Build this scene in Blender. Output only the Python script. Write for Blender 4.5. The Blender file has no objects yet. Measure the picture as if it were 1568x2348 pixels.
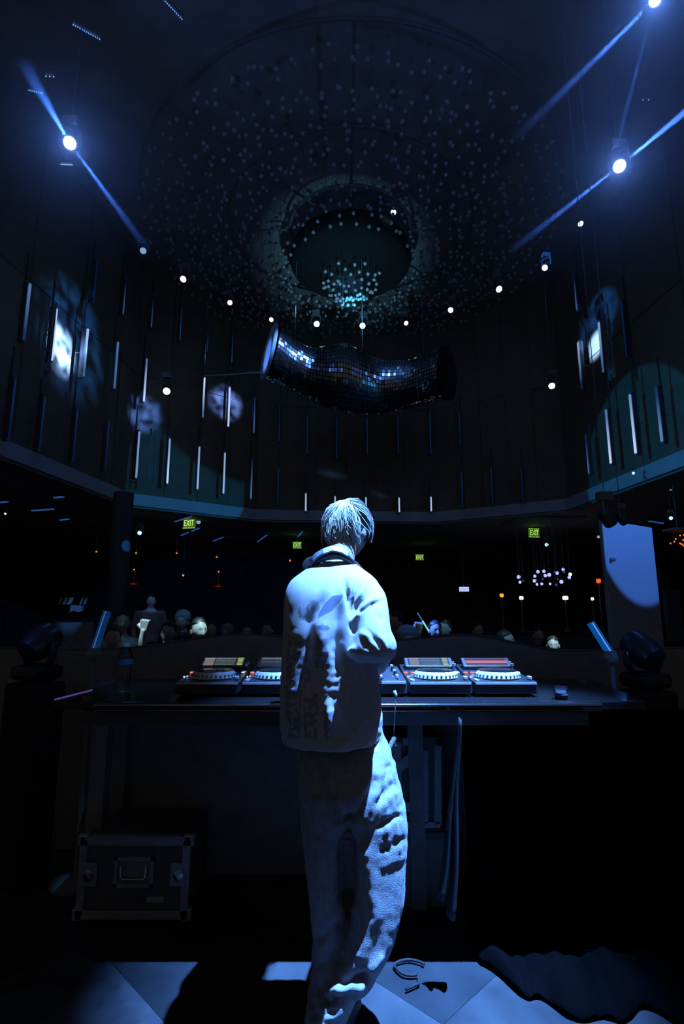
import bpy, bmesh, math, random
import numpy as np
from mathutils import Vector, Matrix, noise
random.seed(7); rng = np.random.default_rng(7)
PI = math.pi
SC = bpy.context.scene
COL = SC.collection

# ------------------------------------------------------------------ camera
F_PX, TILT, CAM_Z = 1237.0, math.radians(10.35), 1.33
CT, ST = math.cos(TILT), math.sin(TILT)
cam_d = bpy.data.cameras.new('camera'); cam = bpy.data.objects.new('camera', cam_d); COL.objects.link(cam)
cam.location = (0, 0, CAM_Z); cam.rotation_euler = (PI/2 + TILT, 0, 0)
cam_d.sensor_width = 36.0; cam_d.lens = F_PX/2348*36.0; cam_d.clip_start = .05; cam_d.clip_end = 200
SC.camera = cam

# ------------------------------------------------------------------ world, exposure
vs = SC.view_settings
vs.view_transform = 'Standard'; vs.look = 'None'; vs.gamma = 1.0; vs.exposure = 0.0; vs.use_curve_mapping = False
world = bpy.data.worlds.new('club_ambient'); SC.world = world; world.use_nodes = True
bg = world.node_tree.nodes['Background']
bg.inputs[0].default_value = (.96, .97, 1.0, 1); bg.inputs[1].default_value = .022
SC.cycles.max_bounces = 4; SC.cycles.diffuse_bounces = 2; SC.cycles.glossy_bounces = 2; SC.cycles.volume_step_rate = 3.0; SC.cycles.volume_max_steps = 64; SC.cycles.use_adaptive_sampling = True; SC.cycles.adaptive_threshold = .17; SC.cycles.volume_bounces = 0; SC.cycles.transparent_max_bounces = 16
SC.cycles.sample_clamp_indirect = 2.0; SC.cycles.caustics_reflective = False; SC.cycles.caustics_refractive = False

# ------------------------------------------------------------------ pixel helpers (1568 x 2348 frame)
def ray(x, y):
    u, v = (x-784)/F_PX, (1174-y)/F_PX
    return Vector((u, CT - v*ST, ST + v*CT))
def at(x, y, Y):
    d = ray(x, y); return Vector((0, 0, CAM_Z)) + d*(Y/d.y)
def atz(x, y, Z):
    d = ray(x, y); return Vector((0, 0, CAM_Z)) + d*((Z-CAM_Z)/d.z)
def mpp(p):                        # metres for one pixel at a point
    return (p[1]*CT + (p[2]-CAM_Z)*ST)/F_PX
def project(V):                    # (n,3) -> pixels
    Y = V[:, 1]*CT + (V[:, 2]-CAM_Z)*ST
    U = -V[:, 1]*ST + (V[:, 2]-CAM_Z)*CT
    return np.stack([784 + F_PX*V[:, 0]/Y, 1174 - F_PX*U/Y], 1)

# ------------------------------------------------------------------ lights
def spot(name, loc, target, power, color, deg, blend=.3, radius=.05, noise_scale=0, parent=None):
    L = bpy.data.lights.new(name, 'SPOT'); L.energy = power; L.color = color
    L.spot_size = math.radians(deg); L.spot_blend = blend; L.shadow_soft_size = radius
    o = bpy.data.objects.new(name, L); COL.objects.link(o); o.location = loc
    o.rotation_euler = (Vector(target)-Vector(loc)).to_track_quat('-Z', 'Y').to_euler()
    if noise_scale:                # a gobo: soft smoky breakup in the beam
        L.use_nodes = True; nt = L.node_tree; em = nt.nodes['Emission']
        tc = nt.nodes.new('ShaderNodeTexCoord'); nz = nt.nodes.new('ShaderNodeTexNoise'); mr = nt.nodes.new('ShaderNodeMapRange')
        nz.inputs['Scale'].default_value = noise_scale; nz.inputs['Detail'].default_value = 4
        mr.inputs[1].default_value = .40; mr.inputs[2].default_value = .62; mr.inputs[3].default_value = .04; mr.inputs[4].default_value = 1.25
        nt.links.new(tc.outputs['Normal'], nz.inputs['Vector']); nt.links.new(nz.outputs[0], mr.inputs[0])
        nt.links.new(mr.outputs[0], em.inputs['Strength'])
    return o
BLUE = (.17, .37, 1.0)
KEY_POS = Vector((1.72, 1.73, 8.4))
spot('key_spot_light', KEY_POS, (.33, 2.24, .9), 29000, (.130, .35, 1.0), 14.2, 1.0, .04)

# ------------------------------------------------------------------ materials
MATS = {}
def mat(name, col, rough=.6, metal=0., spec=.5, var=.15, vscale=12., bump=0., bscale=60., emit=None, estr=1., trans=0., sheen=0., coat=0.):
    if name in MATS: return MATS[name]
    m = bpy.data.materials.new(name); m.use_nodes = True; nt = m.node_tree; b = nt.nodes['Principled BSDF']
    b.inputs['Roughness'].default_value = rough; b.inputs['Metallic'].default_value = metal
    b.inputs['Specular IOR Level'].default_value = spec
    b.inputs['Transmission Weight'].default_value = trans; b.inputs['Sheen Weight'].default_value = sheen
    b.inputs['Coat Weight'].default_value = coat
    tc = nt.nodes.new('ShaderNodeTexCoord'); nz = nt.nodes.new('ShaderNodeTexNoise')
    nz.inputs['Scale'].default_value = vscale; nz.inputs['Detail'].default_value = 5
    nt.links.new(tc.outputs['Object'], nz.inputs['Vector'])
    rp = nt.nodes.new('ShaderNodeValToRGB')
    rp.color_ramp.elements[0].position = .3; rp.color_ramp.elements[1].position = .7
    rp.color_ramp.elements[0].color = (*[c*(1-var) for c in col], 1); rp.color_ramp.elements[1].color = (*[min(1, c*(1+var)) for c in col], 1)
    nt.links.new(nz.outputs[0], rp.inputs[0]); nt.links.new(rp.outputs[0], b.inputs['Base Color'])
    if bump:
        n2 = nt.nodes.new('ShaderNodeTexNoise'); n2.inputs['Scale'].default_value = bscale; n2.inputs['Detail'].default_value = 4
        bp = nt.nodes.new('ShaderNodeBump'); bp.inputs['Strength'].default_value = bump; bp.inputs['Distance'].default_value = .01
        nt.links.new(tc.outputs['Object'], n2.inputs['Vector']); nt.links.new(n2.outputs[0], bp.inputs['Height'])
        nt.links.new(bp.outputs[0], b.inputs['Normal'])
    if emit:
        b.inputs['Emission Color'].default_value = (*emit, 1); b.inputs['Emission Strength'].default_value = estr; m.cycles.emission_sampling = 'NONE'   # small glowing things: seen and mirrored, not sampled as lamps
    MATS[name] = m; return m
def glow(name, col, strength=1.):
    return mat(name, (.05, .05, .06), .4, emit=col, estr=strength)
def tube_mat(a, b):                 # LED tube, brightness a at its top and b at its foot
    a, b = round(a, 2), round(b, 2); name = 'led_tube_%g_%g' % (a, b)
    if name in MATS: return MATS[name]
    m = mat(name, (.05, .06, .08), .3); nt = m.node_tree; bs = nt.nodes['Principled BSDF']
    tc = nt.nodes.new('ShaderNodeTexCoord'); sp = nt.nodes.new('ShaderNodeSeparateXYZ'); rp = nt.nodes.new('ShaderNodeValToRGB')
    nt.links.new(tc.outputs['Generated'], sp.inputs[0]); nt.links.new(sp.outputs[2], rp.inputs[0]); nt.links.new(rp.outputs[0], bs.inputs['Emission Color'])
    f = lambda L: (.50*L**2.0, .66*L**1.5, 1.0*L**1.12, 1)
    rp.color_ramp.elements[0].color = f(b); rp.color_ramp.elements[1].color = f(a)
    rp.color_ramp.elements[0].position = .12; rp.color_ramp.elements[1].position = .85
    bs.inputs['Emission Strength'].default_value = 1.0; m.cycles.emission_sampling = 'NONE'
    return m
M = dict(
    black=mat('black_paint', (.30, .30, .30), .65), satin=mat('black_satin', (.10, .10, .10), .35),
    ply=mat('black_ply', (.15, .15, .15), .7, bump=.15), alu=mat('aluminium_edge', (.42, .46, .50), .45, metal=.25),
    steel=mat('bright_steel', (.75, .76, .8), .25, metal=1.), chrome=mat('chrome', (.85, .85, .88), .12, metal=1.),
    wall=mat('wall_panel_paint', (.30, .25, .175), .75, var=.12, vscale=3, bump=.08, bscale=5),
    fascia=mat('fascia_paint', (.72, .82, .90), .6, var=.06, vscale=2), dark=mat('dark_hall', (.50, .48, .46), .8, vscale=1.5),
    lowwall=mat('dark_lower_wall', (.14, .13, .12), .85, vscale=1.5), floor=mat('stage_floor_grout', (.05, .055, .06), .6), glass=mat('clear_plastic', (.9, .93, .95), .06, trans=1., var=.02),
    skin=mat('skin', (.55, .42, .36), .5, var=.08, vscale=30), white=mat('white_plastic', (.75, .76, .78), .4, var=.04),
    silver=mat('silver_ring', (.80, .81, .84), .35, var=.04), rubber=mat('black_rubber', (.02, .02, .02), .75),
    gloss=mat('black_gloss_top', (.02, .022, .026), .12, spec=.6, var=.1), cloth=mat('black_cloth', (.0025, .0025, .003), .9, spec=.02, bump=.2, bscale=200),
    denim=mat('pale_denim', (.36, .39, .44), .85, var=.22, vscale=40, bump=.35, bscale=350, sheen=.15),
    hair=mat('blond_hair', (.90, .92, .82), .35, var=.12, vscale=70, spec=.7), darkhair=mat('dark_hair', (.03, .025, .022), .5),
    blackshirt=mat('dark_tee', (.035, .036, .042), .85, bump=.1), paleshirt=mat('pale_tee', (.45, .47, .50), .85), trousers=mat('dark_trousers', (.03, .032, .04), .85),
    bulb=mat('clear_globe', (.65, .68, .72), .3, spec=.8, var=.05), mirror=mat('mirror_tile', (.75, .80, .86), .16, metal=1., var=.03), core=mat('mirror_core', (.012, .012, .014), .8),
    seat=mat('white_upholstery', (.5, .52, .55), .7), column=mat('white_panel_paint', (.50, .54, .60), .7, var=.05, vscale=1.2),
)

# ------------------------------------------------------------------ mesh builder
class MB:
    def __init__(s): s.v = []; s.f = []
    def add(s, vs, fs):
        o = len(s.v); s.v += [tuple(map(float, p)) for p in vs]; s.f += [tuple(i+o for i in f) for f in fs]; return s
    def box(s, c, d, rot=None):
        c = Vector(c); h = Vector(d)/2; P = []
        for x, y, z in ((-1,-1,-1),(1,-1,-1),(1,1,-1),(-1,1,-1),(-1,-1,1),(1,-1,1),(1,1,1),(-1,1,1)):
            q = Vector((x*h.x, y*h.y, z*h.z)); P.append(c + (rot @ q if rot else q))
        return s.add(P, [(3,2,1,0),(4,5,6,7),(0,1,5,4),(1,2,6,5),(2,3,7,6),(3,0,4,7)])
    def sweep(s, pts, rad, n=8, cap=True, up=None):
        pts = [Vector(p) for p in pts]; rad = rad if hasattr(rad, '__len__') else [rad]*len(pts)
        V = []; Fc = []; nrm = None
        for i, p in enumerate(pts):
            t = (pts[min(i+1, len(pts)-1)] - pts[max(i-1, 0)]).normalized()
            if nrm is None: nrm = t.orthogonal().normalized()
            else: nrm = (nrm - t*nrm.dot(t)).normalized()
            b = t.cross(nrm)
            for k in range(n):
                a = 2*PI*k/n; V.append(p + (nrm*math.cos(a) + b*math.sin(a))*rad[i])
        for i in range(len(pts)-1):
            for k in range(n):
                k2 = (k+1) % n; Fc.append((i*n+k, i*n+k2, (i+1)*n+k2, (i+1)*n+k))
        if cap: Fc += [tuple(range(n-1, -1, -1)), tuple((len(pts)-1)*n+k for k in range(n))]
        return s.add(V, Fc)
    def tube(s, a, b, r, r2=None, n=10): return s.sweep([a, b], [r, r if r2 is None else r2], n)
    def lathe(s, prof, c=(0,0,0), n=24, mtx=None, close=True):
        c = Vector(c); V = []; Fc = []
        for r, z in prof:
            for k in range(n):
                a = 2*PI*k/n; q = Vector((r*math.cos(a), r*math.sin(a), z)); V.append(c + (mtx @ q if mtx else q))
        for i in range(len(prof)-1):
            for k in range(n):
                k2 = (k+1) % n; Fc.append((i*n+k, i*n+k2, (i+1)*n+k2, (i+1)*n+k))
        if close: Fc += [tuple(range(n-1, -1, -1)), tuple((len(prof)-1)*n+k for k in range(n))]
        return s.add(V, Fc)
    def ball(s, c, r, nu=12, nv=8, mtx=None):
        r = r if hasattr(r, '__len__') else (r, r, r); c = Vector(c); V = []; Fc = []
        V.append((0,0,-1))
        for j in range(1, nv):
            e = -PI/2 + PI*j/nv
            for k in range(nu): a = 2*PI*k/nu; V.append((math.cos(e)*math.cos(a), math.cos(e)*math.sin(a), math.sin(e)))
        V.append((0,0,1))
        V2 = []
        for p in V:
            q = Vector((p[0]*r[0], p[1]*r[1], p[2]*r[2])); V2.append(c + (mtx @ q if mtx else q))
        for k in range(nu): Fc.append((0, 1+(k+1) % nu, 1+k))
        for j in range(nv-2):
            for k in range(nu): k2 = (k+1) % nu; Fc.append((1+j*nu+k, 1+j*nu+k2, 1+(j+1)*nu+k2, 1+(j+1)*nu+k))
        l = len(V2)-1; b = 1+(nv-2)*nu
        for k in range(nu): Fc.append((b+k, b+(k+1) % nu, l))
        return s.add(V2, Fc)
    def capsule(s, pts, rad, n=14):     # tapered limb chain: cones with balls at the joints
        for p, r in zip(pts, rad): s.ball(p, r, n, 9)
        for i in range(len(pts)-1): s.sweep([pts[i], pts[i+1]], [rad[i], rad[i+1]], n)
        return s
    def loft(s, rings, cap=True):
        n = len(rings[0]); V = [p for r in rings for p in r]; Fc = []
        for i in range(len(rings)-1):
            for k in range(n):
                k2 = (k+1) % n; Fc.append((i*n+k, i*n+k2, (i+1)*n+k2, (i+1)*n+k))
        if cap: Fc += [tuple(range(n-1, -1, -1)), tuple((len(rings)-1)*n+k for k in range(n))]
        return s.add(V, Fc)
    def prism(s, poly, org, ax, ay, az):      # polygon in the ax, ay plane, extruded by az
        org, ax, ay, az = map(Vector, (org, ax, ay, az)); n = len(poly)
        a = [org + ax*x + ay*y for x, y in poly]; b = [p + az for p in a]
        return s.add(a+b, [tuple(range(n-1, -1, -1)), tuple(range(n, 2*n))] + [(i, (i+1) % n, (i+1) % n+n, i+n) for i in range(n)])
    def mesh(s, name):
        me = bpy.data.meshes.new(name); me.from_pydata(s.v, [], s.f); me.update()
        bm = bmesh.new(); bm.from_mesh(me); bmesh.ops.recalc_face_normals(bm, faces=bm.faces); bm.to_mesh(me); bm.free()
        return me
    def build(s, name, m, parent=None, smooth=False, bevel=0, kind=None, label=None, world=False):
        if world and parent: o = Vector(parent.location); s.v = [tuple(Vector(p)-o) for p in s.v]
        return link(s.mesh(name), name, m, parent, smooth, bevel, kind, label)
def link(me, name, m, parent=None, smooth=False, bevel=0, kind=None, label=None):
    if isinstance(m, str): m = M[m]
    if not me.materials: me.materials.append(m)
    ob = bpy.data.objects.new(name, me); COL.objects.link(ob)
    if smooth == 'auto': me.set_sharp_from_angle(angle=math.radians(40)); me.polygons.foreach_set('use_smooth', [True]*len(me.polygons))
    elif smooth: me.polygons.foreach_set('use_smooth', [True]*len(me.polygons))
    if parent: ob.parent = parent
    if bevel: bv = ob.modifiers.new('bevel', 'BEVEL'); bv.width = bevel; bv.segments = 2; bv.limit_method = 'ANGLE'
    if kind: ob['kind'] = kind
    if label: ob['label'] = label
    return ob
def thing(name, label, cat, loc=(0,0,0), rotz=0., group=None):
    o = bpy.data.objects.new(name, None); COL.objects.link(o); o.empty_display_size = .05
    o.location = loc; o.rotation_euler = (0, 0, rotz); o['label'] = label; o['category'] = cat
    if group: o['group'] = group
    return o
def tag(o, label, cat, group=None):
    o['label'] = label; o['category'] = cat
    if group: o['group'] = group
    return o
def struct(o): o['kind'] = 'structure'; return o
def copy_tree(o, parent=None, loc=None, rotz=None, label=None):
    kids = list(o.children); c = o.copy(); COL.objects.link(c); c.parent = parent
    if loc is not None: c.location = loc
    if rotz is not None: c.rotation_euler = (c.rotation_euler[0], c.rotation_euler[1], rotz)
    if label: c['label'] = label
    for k in kids: copy_tree(k, c)
    return c
def frame(d, up=(0,0,1)):                # rotation whose local z points along d
    return Vector(d).to_track_quat('Z', 'Y').to_matrix()
def remesh(mb, voxel, smooth=6):
    ob = bpy.data.objects.new('tmp', mb.mesh('tmp')); COL.objects.link(ob)
    r = ob.modifiers.new('r', 'REMESH'); r.mode = 'VOXEL'; r.voxel_size = voxel
    if smooth: sm = ob.modifiers.new('s', 'SMOOTH'); sm.factor = .5; sm.iterations = smooth
    dg = bpy.context.evaluated_depsgraph_get()
    me = bpy.data.meshes.new_from_object(ob.evaluated_get(dg)); me.materials.clear()
    bpy.data.objects.remove(ob); return me
def verts(me):
    a = np.empty(len(me.vertices)*3); me.vertices.foreach_get('co', a); return a.reshape(-1, 3)
def normals(me):
    a = np.empty(len(me.vertices)*3); me.vertex_normals.foreach_get('vector', a); return a.reshape(-1, 3)
def set_verts(me, V): me.vertices.foreach_set('co', V.ravel()); me.update()
def polydist(P, line):                    # distance of (n,2) points to a polyline, and position along it 0..1
    best = np.full(len(P), 1e9); tt = np.zeros(len(P)); L = len(line)-1
    for i in range(L):
        a = np.array(line[i], float); b = np.array(line[i+1], float); d = b-a
        t = np.clip(((P-a) @ d)/(d @ d), 0, 1); q = np.linalg.norm(P-(a+t[:, None]*d), axis=1)
        m = q < best; best[m] = q[m]; tt[m] = (i+t[m])/L
    return best, tt
def in_poly(P, poly):
    x, y = P[:, 0], P[:, 1]; r = np.zeros(len(P), bool); n = len(poly)
    for i in range(n):
        x0, y0 = poly[i]; x1, y1 = poly[(i+1) % n]
        if y0 == y1: continue
        r ^= ((y0 > y) != (y1 > y)) & (x < (x1-x0)*(y-y0)/(y1-y0)+x0)
    return r
def vnoise(V, s, seed=0.):
    return np.array([noise.noise(Vector((p[0]*s+seed, p[1]*s, p[2]*s))) for p in V])
def text_mesh(txt, size, depth=.004):
    cu = bpy.data.curves.new('txt', 'FONT'); cu.body = txt; cu.size = size; cu.extrude = depth; cu.align_x = 'CENTER'; cu.align_y = 'CENTER'
    ob = bpy.data.objects.new('txt', cu); COL.objects.link(ob)
    me = bpy.data.meshes.new_from_object(ob.evaluated_get(bpy.context.evaluated_depsgraph_get())); me.materials.clear()
    bpy.data.objects.remove(ob); return me
ORD = ['first', 'second', 'third', 'fourth', 'fifth', 'sixth', 'seventh', 'eighth', 'ninth', 'tenth', 'eleventh', 'twelfth', 'thirteenth', 'fourteenth', 'fifteenth']

# ================================================================== THE SETTING
HALL_Z, SOFFIT, CEIL = -.45, 4.3, 12.0
PLAN = [(-7.5, 4.), (-6.2, 15.2), (-2.9, 17.8), (3.2, 18.3), (6.86, 16.0), (7.4, 9.6), (7.7, 4.)]
def wall_hit(x, y, off=0.):               # where a pixel ray meets the faceted upper wall, moved inwards by off
    d = ray(x, y); best = None
    for (x0, y0), (x1, y1) in zip(PLAN[:-1], PLAN[1:]):
        ex, ey = x1-x0, y1-y0; L = math.hypot(ex, ey); nx, ny = ey/L, -ex/L
        x0o, y0o = x0+nx*off, y0+ny*off
        den = d.x*nx + d.y*ny
        if abs(den) < 1e-6: continue
        t = (x0o*nx + y0o*ny)/den
        if t <= 0: continue
        p = d*t; s = ((p.x-x0o)*ex + (p.y-y0o)*ey)/(L*L)
        if -.04 <= s <= 1.04 and (best is None or t < best[0]): best = (t, (nx, ny))
    t, n = best; return Vector((0, 0, CAM_Z)) + d*t, Vector((n[0], n[1], 0))
def z_at(p, y):                            # height at plan point p seen at pixel row y
    D = p.y; v = (1174-y)/F_PX; return CAM_Z + D*(ST+v*CT)/(CT-v*ST)

# stage floor with diagonal tiles
stage = struct(MB().box((0, .8, -.235), (9, 5.6, .45)).build('floor', 'floor'))
TS = .636
tile_mats = [mat('floor_tile_%d' % i, c, r, var=.45, vscale=sc, bump=.2, bscale=30, spec=.12) for i, (c, r, sc) in enumerate(
    [((.05, .055, .06), .6, 4), ((.075, .08, .09), .6, 9), ((.03, .035, .04), .65, 3), ((.10, .11, .12), .6, 14)])]
tile_me = []
for m in tile_mats:
    b = MB().prism([(-.3172, -.3172), (.3172, -.3172), (.3172, .3172), (-.3172, .3172)], (0,0,0), (1,0,0), (0,1,0), (0,0,.012)); me = b.mesh('tile'); me.materials.append(m); tile_me.append(me)
u0, w0 = 1.458/math.sqrt(2), 1.70/math.sqrt(2)
for i in range(-4, 5):
    for j in range(-4, 4):
        u, w = u0+(i+.5)*TS, w0+(j+.5)*TS
        X, Y = (u-w)/math.sqrt(2), (u+w)/math.sqrt(2)
        if not (1.2 < Y < 3.2 and abs(X) < 2.0): continue
        k = {(0, 0): 0, (1, 0): 2, (1, -1): 0, (2, -1): 3, (0, 1): 2, (-1, 0): 1}.get((i, j), (i*2+j*3) % 4)
        o = bpy.data.objects.new('tile', tile_me[k]); COL.objects.link(o); o.parent = stage
        o.location = (X, Y, -.009); o.rotation_euler = (0, 0, PI/4)
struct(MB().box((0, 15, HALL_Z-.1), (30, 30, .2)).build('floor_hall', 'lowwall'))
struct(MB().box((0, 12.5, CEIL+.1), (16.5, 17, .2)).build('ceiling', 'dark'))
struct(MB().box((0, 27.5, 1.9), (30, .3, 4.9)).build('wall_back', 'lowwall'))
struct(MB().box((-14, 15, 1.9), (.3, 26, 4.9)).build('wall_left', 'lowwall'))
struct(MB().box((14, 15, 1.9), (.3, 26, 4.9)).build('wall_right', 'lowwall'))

# upper hall wall: facets with tall panels, fascia band at the balcony edge
upper = struct(MB().prism(PLAN + [(p[0]*1.06, p[1]+(.5 if p[1] > 10 else -.0)) for p in reversed(PLAN)], (0,0,SOFFIT), (1,0,0), (0,1,0), (0,0,CEIL-SOFFIT)).build('wall_hall', 'dark'))
def ring_poly(off):
    out = []
    n = len(PLAN)
    for i, (x, y) in enumerate(PLAN):
        ns = []
        for a, b in ((i-1, i), (i, i+1)):
            if a < 0 or b >= n: continue
            ex, ey = PLAN[b][0]-PLAN[a][0], PLAN[b][1]-PLAN[a][1]; L = math.hypot(ex, ey); ns.append(Vector((ey/L, -ex/L)))
        m = sum(ns, Vector((0, 0)))/len(ns); m = m/m.length_squared if len(ns) > 1 else m
        out.append((x+m.x*off, y+m.y*off))
    return out
for k, ((x0, y0), (x1, y1)) in enumerate(zip(PLAN[:-1], PLAN[1:])):
    L = math.hypot(x1-x0, y1-y0); n = max(1, round(L/.95)); ex, ey = (x1-x0)/L, (y1-y0)/L; nx, ny = ey, -ex
    R = Matrix(((ex, nx, 0), (ey, ny, 0), (0, 0, 1)))
    for i in range(n):
        c = L*(i+.5)/n
        for z0, z1 in ((4.66, 8.3), (8.33, 11.95)):
            pr = .03+.02*((i*3+k) % 2)
            MB().box((x0+ex*c+nx*pr/2, y0+ey*c+ny*pr/2, (z0+z1)/2), (L/n-.03, pr, z1-z0), R).build('wall_panel', 'wall', upper)
outer = ring_poly(-.02); inner = ring_poly(.16)
struct(MB().prism(outer + inner[::-1], (0,0,SOFFIT), (1,0,0), (0,1,0), (0,0,.34)).build('trim_1', 'fascia'))
sof = ring_poly(.10); struct(MB().prism(sof + [(14, 4), (14, 27.3), (-14, 27.3), (-14, 4)], (0,0,SOFFIT-.06), (1,0,0), (0,1,0), (0,0,.055)).build('ceiling_balcony', 'dark'))

# ================================================================== LED TUBES ON THE HALL WALL
TUBES = {
 'in the upper row on the left wall': [(68,652,52,778,.40,.12),(131,709,113,826,.85,1.0),(202,755,188,862,.85,.3),(270,785,260,890,.35,.30),(337,823,327,920,.35,1.0),(470,867,463,957,1.0,.32),(527,890,522,978,1.0,1.0),(585,912,580,992,.12,.30)],
 'in the faint top row of the left wall': [(220,600,214,690,.04,.05),(290,635,279,720,.03,.2),(352,680,346,750,.03,.17),(417,705,411,780,.05,.12),(477,755,474,805,.03,.1),(534,770,530,830,.06,.14)],
 'in the lower row above the left balcony fascia': [(319,990,310,1095,.55,.55),(390,1007,382,1108,.6,1.0),(458,1025,451,1121,.6,.75),(517,1039,510,1131,.65,.75),(577,1055,575,1143,.08,.32)],
 'in the unlit lower row of the left wall': [(35,870,17,1005,.08,.05),(103,910,87,1030,.08,.05),(177,940,165,1055,.08,.05),(250,968,238,1075,.08,.05)],
 'in the short row on the back wall': [(638,1075,638,1155,.07,.05),(701,1132,701,1171,.7,.8),(768,1139,768,1178,.7,.8),(839,1141,839,1176,.75,.8),(915,1142,915,1174,.75,.8),(988,1140,988,1172,.75,.8),(1060,1085,1060,1163,.08,.05),(1128,1072,1128,1157,.07,.05),(1197,1072,1198,1150,.06,.04)],
 'in the dim middle row on the back wall': [(641,930,640,1010,.05,.06),(705,955,704,1040,.06,.07),(772,960,772,1050,.05,.06),(842,960,841,1042,.06,.07),(912,960,912,1040,.05,.06),(986,950,986,1040,.06,.07),(1055,948,1055,1020,.06,.05)],
 'in the lower row above the right balcony fascia': [(1344,1000,1351,1085,.08,.3),(1392,940,1400,1062,.4,.95),(1446,905,1458,1039,.55,1.0),(1506,890,1519,1012,.12,.45)],
 'in the upper row on the right wall': [(1318,630,1322,710,.03,.28),(1326,786,1335,890,.6,.08),(1373,740,1385,853,.6,.25),(1426,692,1437,815,.06,.05)],
}
for row, lst in TUBES.items():
    for i, (xa, ya, xb, yb, ba, bb) in enumerate(lst):
        p, n = wall_hit((xa+xb)/2, (ya+yb)/2, .42); z1, z0 = z_at(p, ya), z_at(p, yb); L = z1-z0
        bright = 'glowing' if max(ba, bb) > .5 else ('dimly lit' if max(ba, bb) > .15 else 'almost dark')
        if 'unlit' in row or 'faint' in row or 'dim' in row: bright = 'thin'
        t = thing('led_tube', '%s LED tube, %s from left %s' % (bright, ORD[i], row), 'led tube', (p.x, p.y, z0), math.atan2(n.y, n.x)+PI/2, 'LED tubes hung along the hall wall')
        r = .026 if max(ba, bb) > .3 else .017
        MB().sweep([(0, -.02, 0), (0, -.02, L)], r, 10).build('tube', tube_mat(ba, bb), t, True)  # passive tubes glow too, in place of the light they reflect
        MB().box((0, .055, L/2), (.075, .10, L+.1)).box((0, .09, L+.35), (.03, .03, .7)).build('housing', 'satin', t)
        MB().box((0, .0, L+.03), (.05, .05, .04)).build('end_cap', 'alu', t); MB().box((0, .0, -.03), (.05, .05, .04)).build('end_cap', 'alu', t)
        MB().tube((0, .25, L*.5), (0, .10, L*.5), .012, n=6).build('bracket', 'black', t)

# dark truss battens and boxes seen against the two bright wall patches
def batten(x, y0, y1, w, lab):
    p, n = wall_hit(x, (y0+y1)/2, .75); z1, z0 = z_at(p, y0), z_at(p, y1)
    t = thing('wall_batten', lab, 'batten', (p.x, p.y, z0), math.atan2(n.y, n.x)+PI/2)
    MB().box((-w/2, 0, (z1-z0)/2), (.035, .06, z1-z0)).build('rail', 'black', t)
    MB().box((w/2, 0, (z1-z0)/2), (.035, .06, z1-z0)).build('rail', 'black', t)
    for k in range(4): MB().box((0, 0, (z1-z0)*(k+.5)/4), (w, .03, .05)).build('rung', 'black', t)
batten(110, 690, 872, .20, 'dark ladder batten in front of the bright patch on the left wall')
batten(1397, 735, 870, .16, 'dark ladder batten beside the bright patch on the right wall')
batten(349, 985, 1105, .16, 'dark ladder batten between the two leftmost lower tubes of the left wall')

# ================================================================== CEILING LAMPS
lens_white = glow('lamp_lens_white', (.78, .93, 1.0), 3.0); lens_dim = glow('lamp_lens_dim', (.25, .55, .8), .7)
def lamp_head(name, p, aim, r, lens, label, cat='spotlight', group=None, hang=.5, to=None):
    """hanging moving-head lamp: base, yoke, head, lens; aim is the direction the lens faces"""
    t = thing(name, label, cat, p, 0, group); d = Vector(aim).normalized(); R = frame(d)
    MB().lathe([(r*.8, -r*3.6), (r*1.15, -r*3.2), (r*1.3, -r*1.6), (r*1.25, -r*.2), (r*1.12, -.004)], (0,0,0), 16, R).build('head', 'satin', t, 'auto')
    MB().lathe([(r, -.004), (r*.98, .012), (r*.6, .02), (r*.05, .024)], (0,0,0), 20, R).build('lens', lens, t, True)
    c = -d*r*1.9; sx = R @ Vector((1, 0, 0))
    s = Vector((sx.x, sx.y, 0)).normalized() if abs(sx.z) < .95 else Vector((1,0,0))
    if to is None: to = CEIL if p[2] > SOFFIT else SOFFIT-.06
    if hang != 0: hang = max(.02, to - p[2] - (c.z + r*3 + r*1.8))
    y = MB(); top = c + Vector((0, 0, r*3))
    for k in (-1, 1): y.sweep([c + s*k*r*1.15, c + s*k*r*1.6, top + s*k*r*1.5], r*.22, 6)
    y.sweep([top - s*r*1.6, top + s*r*1.6], r*.25, 6); y.build('yoke', 'black', t)
    MB().box(top + Vector((0, 0, r*1.0)), (r*2.6, r*2.0, r*1.6)).tube(top+Vector((0,0,r*1.8)), top+Vector((0,0,r*1.8+hang)), min(.006, r*.2), n=5).build('base', 'black', t, bevel=.01)
    return t
RING = [(420,640,7,.9),(527,694,5.5,.9),(622,733,5,1),(726,743,6.5,.3),(831,747,6.5,.3),(931,741,5,1),(1033,711,6,.9),(1144,663,7,.9),(1249,614,6.5,1.2),(1331,513,6,1.2)]
ring_aim = []
for i, (x, y, rp, side) in enumerate(RING):
    p = atz(x, y, 9.6); r = rp*mpp(p); tocam = (Vector((0, 0, CAM_Z))-p).normalized()
    aim = (tocam + Vector((.5*side*(1 if i % 2 else -1), 0, -.5*side))).normalized()
    lamp_head('ring_spotlight', p, aim, r, lens_white, 'white ceiling spotlight, %s from the left of the arc below the chandelier' % ORD[i], 'spotlight', 'spotlights in the arc below the chandelier')
for x, y, rp, Y, lab, ln in [(382, 897, 8, 13.0, 'white spotlight hanging in front of the left wall between lit tubes', lens_white), (1265, 885, 7, 13.0, 'white spotlight hanging alone in front of the right wall', lens_white),
                         (328, 575, 7, 11.5, 'dim blue spotlight high on the left below the big left beam', lens_dim), (902, 487, 6, 11.6, 'small white spotlight inside the chandelier field', lens_white)]:
    p = at(x, y, Y); tocam = (Vector((0, 0, CAM_Z))-p).normalized()
    lamp_head('ceiling_spotlight', p, (tocam+Vector((0, 0, -.35))).normalized(), rp*mpp(p), ln, lab)
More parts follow.
